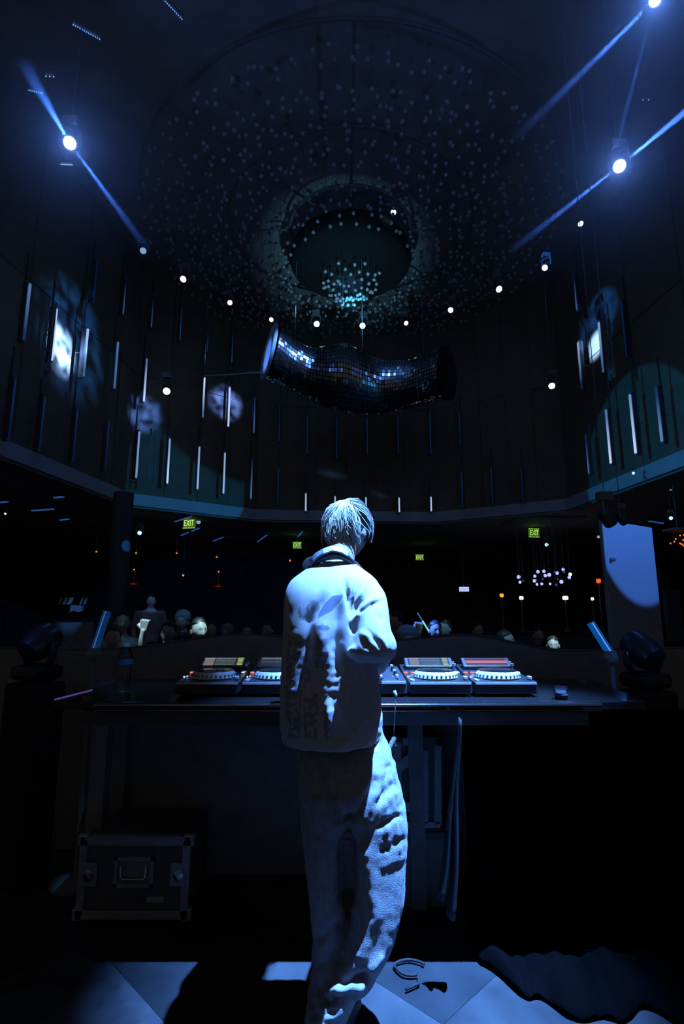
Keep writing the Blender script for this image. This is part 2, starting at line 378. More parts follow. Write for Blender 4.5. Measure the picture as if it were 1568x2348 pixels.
b = glow('green_indicator', (.35, .6, .1), .8); p = at(904, 563, 12.2)
t = thing('indicator_lamp', 'tiny green indicator lamp below the chandelier spotlight', 'lamp', p)
MB().ball((0,0,0), .028, 8, 6).build('bulb', b, t, True); MB().box((0, .05, .03), (.09, .06, .09)).build('case', 'black', t)

# haze and the three beam lamps
lens_hot = glow('beam_lens', (.80, .90, 1.0), 14.0)
def haze_puff(name, p, R, dens, label):
    """cloud of stage haze hanging round a lamp, thinning out to nothing at its rim"""
    m = bpy.data.materials.new(name); m.use_nodes = True; nt = m.node_tree; nt.nodes.remove(nt.nodes['Principled BSDF'])
    N, Lk = nt.nodes.new, nt.links.new
    sc_ = N('ShaderNodeVolumeScatter'); sc_.inputs['Color'].default_value = (.9, .95, 1, 1)
    tc = N('ShaderNodeTexCoord'); ln = N('ShaderNodeVectorMath'); ln.operation = 'LENGTH'; mr = N('ShaderNodeMapRange'); pw = N('ShaderNodeMath'); pw.operation = 'POWER'; pw.inputs[1].default_value = 1.6
    mu = N('ShaderNodeMath'); mu.operation = 'MULTIPLY'; mu.inputs[1].default_value = dens
    mr.inputs[1].default_value = 0; mr.inputs[2].default_value = R; mr.inputs[3].default_value = 1; mr.inputs[4].default_value = 0
    Lk(tc.outputs['Object'], ln.inputs[0]); Lk(ln.outputs['Value'], mr.inputs[0]); Lk(mr.outputs[0], pw.inputs[0]); Lk(pw.outputs[0], mu.inputs[0]); Lk(mu.outputs[0], sc_.inputs['Density'])
    Lk(sc_.outputs[0], nt.nodes['Material Output'].inputs['Volume'])
    o = MB().ball((0,0,0), R, 24, 16).build(name, m); o.location = p; o['kind'] = 'stuff'; tag(o, label, 'haze'); return o
def beam_lamp(x, y, Y, rp, aims, label, P):
    p = at(x, y, Y); r = rp*mpp(p); tocam = (Vector((0,0,CAM_Z))-p).normalized()
    t = lamp_head('beam_lamp', p, tocam, r, lens_hot, label, 'beam light', None, .8)
    haze_puff('haze_cloud', p, 2.3, .22, 'thin lit haze cloud around the ' + label)
    for (tx, ty, tY, pw, deg) in aims:
        q = at(tx, ty, tY); d = (q-p).normalized()
        spot('beam_light', p + d*(r*1.9) + tocam*.02, q, pw, (.06, .21, 1.0), deg, .6, .02)
    L = bpy.data.lights.new('beam_glow', 'POINT'); L.energy = P; L.color = (.10, .27, 1.0); L.shadow_soft_size = .03
    o = bpy.data.objects.new('beam_glow', L); COL.objects.link(o); o.location = p + tocam*.12
    return t
beam_lamp(160, 328, 7.0, 13, [(330, 560, 6.9, 22000, 4.), (95, 215, 5.6, 22000, 5.)], 'blazing beam lamp high on the left side of the hall', 26)
beam_lamp(1420, 381, 7.0, 13, [(1190, 560, 6.9, 30000, 3.4), (1700, 150, 5.0, 36000, 4.5)], 'blazing beam lamp high on the right side of the hall', 26)
beam_lamp(1502, 0, 5.0, 12, [(1250, 250, 5.2, 24000, 3.6), (1452, 190, 5.2, 26000, 1.4)], 'blazing beam lamp at the top right corner of the picture', 30)

# dotted LED bars on the dark ceiling
led_blue = glow('led_dot_blue', (.12, .35, 1.0), 1.2); led_white = glow('led_dot_white', (.45, .62, 1.0), 1.0)
for (xa, ya, xb, yb, Z, n, lab, m) in [(168,57,228,90,10.5,13,'dotted blue LED bar high above the left beam lamp', led_blue), (370,-6,417,44,11.3,12,'dotted blue LED bar at the top edge of the ceiling', led_blue),
       (66,207,97,214,9.5,8,'short dotted blue LED bar left above the left beam lamp', led_blue), (140,377,165,378,8.6,8,'short white LED bar just below the left beam lamp', led_white),
       (105,175,123,176,9.5,3,'three tiny white LED dots above the left beam lamp', led_white), (1474,229,1487,229,9.5,2,'two tiny blue LED dots near the right edge of ceiling', led_blue)]:
    a, c = atz(xa, ya, Z), atz(xb, yb, Z); t = thing('led_bar', lab, 'led bar', (a+c)/2)
    d = (c-a); MB().sweep([-d/2*1.05 + Vector((0,0,.05)), d/2*1.05 + Vector((0,0,.05))], .035, 6).build('bar', 'black', t)
    for k in range(n):
        MB().ball(-d/2 + d*(k/(n-1)), .5*mpp(a)*3.0, 8, 6).build('led', m, t, True)

# ================================================================== WALL AND PANEL SPOTS (the club's moving heads)
def wspot(src, x, y, P, col, deg, blend, off=0., ns=0, name='wall_spot_light'):
    w, n = wall_hit(x, y, off); return spot(name, src, w, P, col, deg, blend, .06, ns)
S1, S2 = Vector((-1.2, 9.4, 10.4)), Vector((1.6, 9.4, 10.4))
wspot(S1, 136, 800, 46000, (.18, .38, 1.0), 10.5, 1.0, 0, 22)
wspot(S1, 160, 770, 1200, (.02, .17, .75), 26, .7, 0, 16)
wspot(S2, 1368, 792, 24000, (.22, .44, 1.0), 6.5, .9)
wspot(S2, 1375, 740, 1700, (.02, .16, .75), 15, .6, 0, 12)
wspot(Vector((.5, 10.5, 9.3)), 516, 925, 8500, (.13, .27, 1.0), 10, 1., 0, 24)
wspot(Vector((.5, 10.5, 9.3)), 325, 950, 6000, (.09, .24, 1.0), 9.0, 1., 0, 26)
wspot(Vector((2.4, 10.2, 6.4)), 436, 1098, 600, (.006, .25, .62), 24, .05)
wspot(Vector((-1.6, 9.0, 6.4)), 1470, 1035, 640, (.006, .25, .62), 25, .05)
spot('chandelier_wash_light', (.3, 8.2, 4.6), (.1, 13.4, 10.6), 800, (.25, .70, 1.0), 34, 1.0, .1)
spot('chandelier_core_light', (.9, 11.2, 6.2), at(800, 665, 13.4), 1800, (.05, .50, 1.0), 11, .6, .1)

# ================================================================== CHANDELIER OF GLOBES
CH = Vector((.22, 12.9, 10.9)); ch = thing('chandelier', 'huge round chandelier of hundreds of small glass globes on the ceiling', 'chandelier', CH)
pos = []
for k in range(13):
    rr = 1.75 + .29*k; n = int(2*PI*rr/.33); zoff = -.75 + .055*k + (.18 if k % 2 else 0)
    for j in range(n):
        a = 2*PI*(j + .5*(k % 2))/n + rng.normal(0, .015)
        for tier in ((0, 1) if k in (0, 2, 4, 6, 8) else (0,)):
            pos.append((rr*math.cos(a)+rng.normal(0, .05), rr*math.sin(a)+rng.normal(0, .05), zoff + .33*tier + rng.normal(0, .06)))
pos = [p for p in pos if abs(p[0]) < 6 and p[1]+CH.y < 17.4]
gl = MB().ball((0,0,0), .046, 8, 6).mesh('globe'); gl.materials.append(M['bulb']); gl.polygons.foreach_set('use_smooth', [True]*len(gl.polygons))
core = []
for j in range(70):
    a = 2.4*j; q = math.sqrt((j+.5)/70); core.append((.78*q*math.cos(a), .78*q*math.sin(a), -1.55 + .55*q*q + rng.normal(0, .08)))
pos.sort(key=lambda p: (p[1]+CH.y)**2 + p[0]**2)
for p in core + pos[:230]:
    o = bpy.data.objects.new('globe', gl); COL.objects.link(o); o.parent = ch; o.location = p
fb = MB()
for p in pos[230:]: fb.ball(p, .046, 7, 5)
fb.build('globe_field', 'bulb', ch, True, kind='stuff')
fr = MB()
for rr in (1.6, 3.2, 5.3): fr.sweep([(rr*math.cos(a), rr*math.sin(a), .45) for a in np.linspace(0, 2*PI, 60)], .04, 6)
for k in range(8): a = k*PI/4; fr.sweep([(.1*math.cos(a), .1*math.sin(a), .5), (5.3*math.cos(a), 5.3*math.sin(a), .45)], .03, 6)
fr.build('ring_frame', 'black', ch)
MB().lathe([(1.55, -.62), (1.6, -.5), (1.5, -.1), (.2, .5)], (0,0,0), 40).build('centre_canopy', 'core', ch, 'auto')
wr = MB()
for p in core + pos[::2]: wr.tube((p[0], p[1], p[2]+.05), (p[0], p[1], .5), .003, n=3)
wr.build('suspension_wires', 'black', ch, kind='stuff')

# ================================================================== MIRROR-TILED SCULPTURE
prof = [(619,805,63),(632,815,59),(660,833,55),(705,856,54),(745,863,67),(785,866,78),(830,879,71),(880,890,60),(940,883,55),(1000,862,55),(1022,855,60)]
mc = at(800, 870, 12.6); ms = thing('mirror_sculpture', 'large mirror-tiled bone-shaped sculpture hanging below the chandelier', 'sculpture', mc)
ks = np.array([p[0] for p in prof]); XS = np.linspace(619, 1022, 58)
cy = np.interp(XS, ks, [p[1] for p in prof]); cr = np.interp(XS, ks, [p[2] for p in prof])
kern = np.array([1, 2, 3, 2, 1])/9.; pad = lambda a: np.convolve(np.pad(a, 2, mode='edge'), kern, 'valid'); cy, cr = pad(cy), pad(cr)
NT = 44; rings = []; tiles = MB()
for i, x in enumerate(XS):
    w = (x-800)/205.; c = at(x, cy[i], 12.6 + .25*w*w) - mc; r = cr[i]*mpp(c+mc)
    # the left end turns to face along the tube
    ang = .024 - .485*w
    ax = Vector((math.cos(ang), math.sin(ang), -.14*abs(w))).normalized(); e1 = Vector((0,0,1)); e2 = ax.cross(e1).normalized(); e1 = e2.cross(ax)
    rings.append([c + (e1*math.cos(a) + e2*math.sin(a))*r for a in np.linspace(0, 2*PI, NT, endpoint=False)])
body = MB().loft([[p*.992 if False else p for p in r] for r in rings]); body.build('core', 'core', ms, True)
for i in range(len(rings)-1):
    for k in range(NT):
        q = [rings[i][k], rings[i][(k+1) % NT], rings[i+1][(k+1) % NT], rings[i+1][k]]
        c = sum(q, Vector())/4; n = (q[2]-q[0]).cross(q[1]-q[3]).normalized()
        cen = sum(rings[i], Vector())/NT
        if n.dot(c-cen) < 0: n = -n
        j = Vector((rng.normal(0, .03), rng.normal(0, .03), rng.normal(0, .03)))
        P = []
        for v in q: w = (v-c)*.80; w = w + n*(.012 + w.dot(j)*1.6); P.append(c+w)
        tiles.add(P, [(0, 1, 2, 3)])
tiles.build('mirror_tiles', 'mirror', ms, kind='stuff')
for idx, m, ea, eb, push in ((0, 'fascia', Vector((.14, 0, 1)), Vector((-.36, .93, .0)), -.02), (-1, 'core', Vector((.06, 0, 1)), Vector((.5, .86, 0)), .02)):
    r = rings[idx]; c = sum(r, Vector())/NT + Vector((push, 0, 0)); rr = (cr[idx]+3)*mpp(c+mc); ea = ea.normalized(); eb = eb.normalized(); nn = ea.cross(eb).normalized(); nn = nn if nn.x*push > 0 else -nn
    disc = lambda f, o: [c + (ea*math.cos(a) + eb*math.sin(a))*rr*f + nn*o for a in np.linspace(0, 2*PI, 40, endpoint=False)]
    MB().loft([disc(1., -.02), disc(1., .03), disc(.93, .05)]).build('end_cap', m, ms, 'auto')
for k in (8, 30, 50):
    c = sum(rings[k], Vector())/NT; MB().tube(c, c+Vector((0,0,3.6)), .008, n=5).build('cable', 'black', ms)
spot('sculpture_light', (-2.6, 8.6, 9.8), at(690, 845, 12.6), 2600, (.12, .34, 1.0), 14, .5, .12)
spot('sculpture_light', (2.4, 8.2, 8.8), at(880, 870, 12.6), 1500, (.12, .34, 1.0), 14, .6, .12)
spot('sculpture_cap_light', (-4.6, 10.6, 6.0), at(615, 815, 12.7), 700, (.10, .28, 1.0), 13, .6, .05)
a, c = at(468, 862, 13.2), at(612, 853, 12.9); pp = thing('ceiling_pipe', 'thin pale horizontal pipe running to the left end of the mirror sculpture', 'pipe', a)
MB().tube((0,0,0), c-a, .018, n=8).build('pipe', 'white', pp, True); MB().tube((0,0,0), (0,0,2.2), .01, n=5).build('hanger', 'black', pp)

# ================================================================== UNDER THE BALCONY
exit_face = glow('exit_face', (.07, .20, .015), .5); exit_letter = glow('exit_letters', (.62, .95, .22), 1.0); exit_rim = glow('exit_rim', (.25, .6, .06), .8)
for x, y, Y, w, h, lab, rz in [(433, 1200, 17.3, 30, 23, 'green EXIT sign hanging under the left balcony fascia', -.25), (681, 1250, 21., 20, 14, 'small green EXIT sign left of the DJ head', 0), (962, 1278, 24., 19, 12, 'smallest green EXIT sign right of the DJ head', 0), (1225, 1222, 18.6, 26, 20, 'green EXIT sign above the cluster of blue globes', .2)]:
    p = at(x, y, Y); k = mpp(p); W, H = w*k, h*k; t = thing('exit_sign', lab, 'exit sign', p, rz)
    MB().box((0, .04, 0), (W, .06, H)).build('case', exit_face, t, bevel=.01)
    b = MB(); b.box((0, 0, H*.48), (W, .03, H*.08)).box((0, 0, -H*.46), (W, .03, H*.10)).build('light_strips', exit_rim, t)
    me = text_mesh('EXIT', H*.88); o = link(me, 'letters', exit_letter, t); o.rotation_euler = (PI/2, 0, 0); o.location = (0, -.01, 0); o.scale = (.95*W/(H*2.0), 1, 1)
    MB().tube((0, .04, H/2), (0, .04, H/2+max(.2, SOFFIT-.06-p.z-H/2)), .012, n=6).build('hanger', 'black', t)
amber = glow('amber_bulb', (1.0, .17, .02), 1.6); amber_small = glow('amber_spark', (1.0, .20, .03), 1.1)
for x, y, Y, lab in [(306, 1332, 18, 'amber wall sconce beside the left white column'), (500, 1337, 20, 'amber wall sconce near the middle of the left hall')]:
    p = at(x, y, Y); k = mpp(p); t = thing('wall_sconce', lab, 'wall lamp', p)
    MB().lathe([(2.2*k, -3*k), (3.4*k, 0), (2.2*k, 3*k)], (0,0,0), 12).build('bulb', amber, t, True)
    MB().lathe([(9*k, -7*k), (10*k, -6*k), (4*k, 4*k), (3*k, 5*k)], (0, 0, 0), 16, close=False).build('shade', mat('copper_shade', (.5, .18, .08), .35, metal=.9), t, True)
    MB().tube((0,0,4*k), (0,0,28*k), .01, n=6).build('stem', 'black', t); MB().ball((0, 0, 26*k), 2.0*k, 8, 6).build('finial', amber_small, t, True)
    L = bpy.data.lights.new('sconce_light', 'POINT'); L.energy = 3; L.color = (1, .25, .05); L.shadow_soft_size = .03
    o = bpy.data.objects.new('sconce_light', L); COL.objects.link(o); o.parent = t; o.location = (0, -.02, -5*k)
for i, (x, y, Y, r, lab) in enumerate([(221,1265,17,2,'tiny amber lamp left of the white column'),(312,1268,17,2.2,'tiny amber lamp right of the white column'),(405,1268,18,2,'tiny amber lamp below the left EXIT sign'),(497,1277,20,2,'tiny amber lamp below the balcony end on the left'),(665,1285,22,2.4,'tiny amber lamp just left of the headphones'),(420,1319,18,2.4,'tiny violet lamp among the amber lamps')]):
    p = at(x, y, Y); k = mpp(p); t = thing('pin_lamp', lab, 'lamp', p)
    MB().ball((0,0,0), r*k, 8, 6).build('bulb', amber_small if i < 5 else glow('violet_bulb', (.35, .38, 1.0), 1.2), t, True)
    MB().lathe([(r*k*1.1, r*k*.6), (r*k*1.1, r*k*3), (.01, r*k*3.2)], (0,0,0), 10).tube((0,0,r*k*3), (0,0,SOFFIT-.06-p.z), .006, n=5).build('socket', 'black', t)
# columns and panels
blue_panel = thing('white_panel', 'tall white panel on the right glowing blue in a spotlight', 'panel', at(1450, 1500, 8.3), -.42)
def panel_from_px(root, TL, TR, BR, BL, Yl, Yr, th, name, m):
    P = [at(*TL, Yl), at(*TR, Yr), at(*BR, Yr), at(*BL, Yl)]; P[1].x = P[2].x = (P[1].x+P[2].x)/2; P[0].x = P[3].x = (P[0].x+P[3].x)/2
    P[2].z = P[3].z = (P[2].z+P[3].z)/2; P[0].z = P[1].z = (P[0].z+P[1].z)/2
    n = (P[1]-P[0]).cross(P[3]-P[0]).normalized(); n = n if n.y > 0 else -n
    R = root.matrix_basis.inverted() if False else None
    b = MB(); b.loft([P, [q+n*th for q in P]]); M0 = Matrix.Translation(root.location) @ root.rotation_euler.to_matrix().to_4x4(); Mi = M0.inverted()
    b.v = [tuple(Mi @ Vector(v)) for v in b.v]
    return b.build(name, m, root, bevel=.01)
panel_from_px(blue_panel, (1389, 1195), (1500, 1206), (1521, 1520), (1399, 1520), 7.9, 8.7, .06, 'board', 'column')
MB().box((0, .06, -.3), (1.0, .5, .08)).build('foot', 'black', blue_panel)
MB().box((0, .10, .35), (.06, .06, 1.3)).build('back_post', 'black', blue_panel)
pt = MB(); q = at(1404, 1283, 7.95); MB().ball((0,0,0), (.055, .02, .03), 10, 8).build('wall_bracket', 'black', blue_panel).location = (Matrix.Translation(blue_panel.location) @ blue_panel.rotation_euler.to_matrix().to_4x4()).inverted() @ q
pc = at(1452, 1245, 8.3); spot('panel_spot_light', (6.3, 5.4, 4.0), at(1460, 1170, 8.4), 520, (.07, .25, .95), 39, .12, .02)
colt = at(272, 1300, 13.2); lc = thing('round_column', 'slim pale round column under the left balcony', 'column', (colt.x, colt.y, HALL_Z))
MB().lathe([(.235, 0), (.235, SOFFIT-.08-HALL_Z)], (0,0,0), 32).build('shaft', mat('grey_column', (.14, .15, .16), .7), lc, 'auto')
MB().lathe([(.30, 0), (.30, .12), (.25, .16)], (0,0,0), 32).build('base', 'black', lc, 'auto')
spot('column_spot_light', (-1.0, 9., 5.0), at(284, 1258, 13.2), 900, (.02, .30, 1.0), 2.4, .1, .02)
p2 = thing('side_panel', 'dim blue-grey board at the right edge behind the lit panel', 'panel', at(1540, 1520, 9.5), -.5)
panel_from_px(p2, (1527, 1352), (1560, 1350), (1566, 1470), (1532, 1470), 9.3, 9.7, .05, 'board', mat('grey_board', (.12, .14, .16), .7)); MB().box((0, .1, -.25), (.5, .4, .06)).build('foot', 'black', p2)
# two dark moving heads in front of the panel top, hung under the balcony edge
for x, y, rr, lab in [(1403, 1203, 15, 'dark hanging moving head over the top left corner of lit panel'), (1432, 1200, 9, 'small dark moving head over the top edge of the lit panel')]:
    p = at(x, y, 6.6); lamp_head('moving_head', p, (.4, -.3, -.9), rr*mpp(p)*.8, 'satin', lab, 'spotlight', None, .5, CEIL)
# small soffit spots
for i, (x, y, Y, r, lab) in enumerate([(322,1172,16.6,5,'tiny blue-white spotlight under the left end of left fascia'),(320,1222,16.6,6,'small white spotlight right of the round column'),(372,1172,17.2,3,'tiny blue spotlight left above the left EXIT sign'),(500,1190,18.2,4,'tiny blue spotlight right of the left EXIT sign'),(563,1199,18.8,4,'tiny blue spotlight under the right end of left fascia'),(12,1178,13.,3,'tiny white spotlight at the far left edge'),
      (1253,1249,18.6,5,'small white spotlight under the right EXIT sign'),(1095,1203,19.2,5,'dim blue spotlight under the middle of the balcony'),(1320,1138,15.7,3,'tiny blue-white spotlight at the left end of right fascia'),(1452,1085,12.,4,'small upright white spotlight standing on the right fascia'),(1537,1120,12.9,5,'tiny white spotlight below the right fascia end'),(1538,1188,12.9,5,'small blue-white spotlight right of the lit panel top'),(1372,1231,16.5,4,'tiny teal spotlight left of the lit panel'),(455,1197,17.6,6,'round green-grey lamp right of the EXIT sign')]):
    p = at(x, y, Y); k = mpp(p); tc_ = (Vector((0,0,CAM_Z))-p).normalized()
    lamp_head('soffit_spotlight', p, tc_, r*k*.8, lens_dim if i in (2, 4, 7, 8, 12, 13, 0, 3) else glow('lamp_lens_soft', (.5, .75, 1.0), 1.3), lab, 'spotlight', 'small spotlights under the balcony', .15, SOFFIT-.06 if p.z < SOFFIT-.15 else p.z+.2)
slot = glow('soffit_slot_blue', (.03, .11, .42), .6)
for i, (xa, ya, xb, yb) in enumerate([(402,1195,438,1184),(415,1227,432,1220),(440,1217,457,1210),(489,1240,512,1231),(590,1242,612,1226),(684,1229,693,1219),(73,1170,124,1166),(138,1192,158,1189),(124,1140,146,1138),(0,1151,18,1149),(1487,1194,1520,1199)]):
    a, c = atz(xa, ya, SOFFIT-.135), atz(xb, yb, SOFFIT-.135); t = thing('slot_light', 'short blue slot light in the balcony ceiling, %s in order from the EXIT sign' % ORD[i], 'slot light', (a+c)/2, 0, 'slot lights in the balcony ceiling')
    MB().sweep([(a-c)/2, (c-a)/2], .035, 6).build('diffuser', slot, t); MB().sweep([(a-c)/2*1.04+Vector((0,0,.03)), (c-a)/2*1.04+Vector((0,0,.03))], .045, 6).build('housing', 'black', t)
# globe cluster over the bar
gm = glow('blue_globe', (.42, .47, 1.0), 1.3); gw = glow('white_globe', (.8, .9, 1.0), 1.6); gd = glow('dim_globe', (.05, .05, .32), .7)
GP = [(1189,1323,4.4,0),(1192,1335,3.4,0),(1199,1332,2.2,2),(1233,1311,3.8,0),(1247,1310,3.8,0),(1226,1321,3.5,0),(1250,1320,3.8,0),(1259,1318,4.4,0),(1225,1332,3.8,0),(1230,1330,2.4,2),(1231,1340,3,0),(1242,1339,3.2,0),(1244,1328,2.4,2),(1261,1339,3,0),(1272,1312,2.8,2),(1277,1314,3.8,0),(1275,1341,3.2,2),(1287,1334,4.4,0),(1291,1306,3.6,0),(1293,1311,3.2,2),(1307,1317,4,1),(1305,1324,3.8,0),(1279,1328,2.0,2)]
gp = at(1250, 1325, 17.5); t = thing('globe_pendant', 'cluster of small glowing blue globes hanging over the bar', 'pendant lamp', gp)
for x, y, r, k in GP:
    p = at(x, y, 17.5+rng.uniform(-.8, .8)); MB().ball(p-gp, r*mpp(p), 10, 8).build('globe', (gm, gw, gd)[k], t, True)
    MB().tube(p-gp+Vector((0,0,r*mpp(p))), Vector((p.x-gp.x, p.y-gp.y, SOFFIT-.10-gp.z)), .006, n=4).build('cord', 'black', t)
MB().box((0, 0, SOFFIT-.085-gp.z), (2.2, 1.8, .05)).build('ceiling_plate', 'black', t)
warm = glow('warm_white_bulb', (.75, .80, .68), 1.2)
for x, y, w, h, Y, m, lab in [(1150,1365,4.5,4,16.9,glow('orange_bulb', (1., .42, .03), 1.1),'orange glowing lamp on the bar'),(1195,1371,5,4,16.9,warm,'small white lamp on the bar below the leftmost globes'),(1296,1371,6.5,4.5,16.9,warm,'larger white lamp on the bar below the right globes'),(1358,1373,3.5,3.5,16.9,warm,'faint white lamp on the bar beside the lit panel'),(1372,1332,5,5,16.9,glow('red_glass', (.9, .12, .02), 1.0),'red glowing square lamp left of the lit panel')]:
    p = at(x, y, Y); k = mpp(p); t = thing('bar_lamp', lab, 'lamp', p)
    MB().lathe([(w*k*.8, -h*k), (w*k, -h*k*.4), (w*k, h*k*.5), (w*k*.7, h*k)], (0,0,0), 14).build('shade', m, t, True); MB().tube((0,0,-h*k), (0,0,.735-p.z), .02, n=8).lathe([(.1, .715-p.z), (.1, .735-p.z), (.02, .745-p.z)], (0,0,0), 12).build('stand', 'black', t)
p = at(1064, 1351, 20.); k = mpp(p); t = thing('lit_sign', 'small blue-white lit rectangular sign right of the DJ shoulder', 'sign', p)
MB().box((0,0,0), (22*k, .03, 10*k)).build('face', glow('sign_face', (.45, .55, 1.0), 1.2), t); MB().box((0, .05, 0), (23*k, .06, 11*k)).tube((0,.05,5*k), (0,.05,SOFFIT-.06-p.z), .012, n=6).build('case', 'black', t)
b = MB(); b.box((0, -.02, 1.6*k), (19*k, .01, .8*k)).box((0, -.02, -1.6*k), (19*k, .01, .8*k)).build('line_print', glow('sign_line', (.2, .28, .7), .8), t)
# bar counter
bar = thing('bar_counter', 'long dark bar counter at the right back of the hall', 'bar', (7.0, 17.0, HALL_Z))
MB().box((0, 0, .55), (5.4, .6, 1.1)).build('front', 'ply', bar); MB().box((0, -.05, 1.13), (5.6, .8, .06)).build('top', 'gloss', bar, bevel=.01)
# amber bead lamp at the right edge
p = at(1556, 1240, 12.); t = thing('bead_lamp', 'hanging lamp of small amber beads at the right edge', 'lamp', p)
for x, y in [(1537,1246),(1546,1242),(1549,1236),(1559,1228),(1559,1246),(1566,1238),(1568,1227),(1567,1251),(1563,1248),(1574,1232),(1578,1242),(1585,1236)]:
    q = at(x, y, 12.+rng.uniform(-.15, .15)); MB().ball(q-p, 2.0*mpp(q), 8, 6).build('bead', amber_small, t, True)
MB().lathe([(.28, .22), (.30, .26), (.05, .3)], (0,0,0), 16).tube((0,0,.3), (0,0,SOFFIT-.06-p.z), .01, n=5).build('crown', 'black', t)
# invented bench back whose slats and cushion take the shape of striped light
bp = at(168, 1400, 8.5); t = thing('light_stripe_seat', 'made-up seat with slanted slat back catching blue stripes on the left', 'seat', (bp.x, bp.y, HALL_Z))
for i, x in enumerate((138, 149, 161, 187, 196)):
    q = at(x, 1378, 8.5) - Vector((bp.x, bp.y, HALL_Z)); k = mpp(at(x, 1378, 8.5)); w = (3, 7, 8, 3, 5)[i]
    MB().prism([(-w*k/2-3*k, -8*k), (w*k/2-3*k, -8*k), (w*k/2+3*k, 8*k), (-w*k/2+3*k, 8*k)], q, (1,0,0), (0,0,1), (0,.03,0)).build('stripe', 'seat', t)
q = at(173, 1396, 8.45) - Vector((bp.x, bp.y, HALL_Z)); k = mpp(at(173, 1396, 8.5))
MB().prism([(-14*k, -8*k), (-4*k, -5*k), (5*k, -8*k), (14*k, -6*k), (13*k, 7*k), (-12*k, 8*k)], q, (1,0,0), (0,0,1), (0,.08,0)).build('cushion', 'seat', t, bevel=.01)
MB().box((0, .3, .45), (.75, .6, .12)).box((0, .3, .2), (.6, .5, .4)).build('base', 'black', t, bevel=.02); MB().box((0, .08, 1.0), (.6, .04, 1.2)).build('back_frame', 'black', t)
spot('lounge_spot_light', (-2.5, 4.6, 5.2), bp, 330, (.05, .33, 1.0), 4.2, .5, .03)

# ================================================================== DJ BOOTH
TZ, TY, DKY = .965, 2.29, 2.42
tb = thing('dj_table', 'long black glossy DJ table with a metal front edge', 'table', (.1, 2.6, 0))
X0, X1 = atz(150, 1597, TZ).x, atz(1480, 1606, TZ).x
b = MB().prism([(X0, TY+.05), (X0+.30, TY+.0), (-.55, TY), (.95, TY), (X1, TY+.03), (X1+.1, 3.05), (X0+.02, 3.05)], (0,0,TZ-.035), (1,0,0), (0,1,0), (0,0,.035)); b.build('table_top', 'gloss', tb, bevel=.004, world=True)
MB().tube((-1.0, TY-.006, TZ-.012), (1.05, TY-.006, TZ-.012), .0075, n=10).build('front_rail', 'steel', tb, True, world=True)
MB().tube((-1.0, TY+.0, TZ-.034), (1.05, TY+.0, TZ-.034), .004, n=8).build('lower_rail', 'steel', tb, True, world=True)
MB().box((-.03, TY+.03, TZ-.065), (2.06, .03, .055)).build('apron', 'satin', tb, world=True)
MB().tube((X0, TY+.055, TZ+.001), (X0+.03, 2.62, TZ+.001), .003, n=6).build('edge_light', glow('violet_edge', (.13, .09, .40), .6), tb, world=True)
for x in (-1.15, .35, 1.35):
    for y in (2.75, 3.0): MB().box((x, y, (TZ-.035)/2), (.07, .07, TZ-.035)).build('leg', 'black', tb, world=True)
MB().box((.1, 3.02, .45), (2.6, .02, .86)).build('back_panel', 'black', tb, world=True)
# wavy booth front
fr_px = [(-60,1486),(100,1492),(240,1492),(300,1490),(380,1478),(470,1462),(560,1455),(640,1461),(720,1472),(784,1477),(860,1476),(930,1470),(1010,1460),(1090,1456),(1160,1470),(1220,1488),(1300,1497),(1360,1493),(1480,1490),(1640,1486)]
FY = 3.35; xs = np.linspace(-60, 1640, 120); ys = np.interp(xs, [p[0] for p in fr_px], [p[1] for p in fr_px]); ys = np.convolve(np.pad(ys, 4, mode='edge'), np.ones(9)/9, 'valid')
pts = [at(x, y, FY) for x, y in zip(xs, ys)]
bf = thing('booth_front', 'black booth front wall with a wavy double-hump top edge', 'booth front', (0, FY, 0))
MB().prism([(p.x, p.z) for p in pts] + [(pts[-1].x, .0), (pts[0].x, .0)], (0, FY, 0), (1,0,0), (0,0,1), (0,.05,0)).build('panel', 'black', bf, world=True)
MB().sweep([p + Vector((0, .02, 0)) for p in pts], .014, 6).build('top_trim', mat('booth_rubber_trim', (.07, .08, .09), .5), bf, True, world=True)

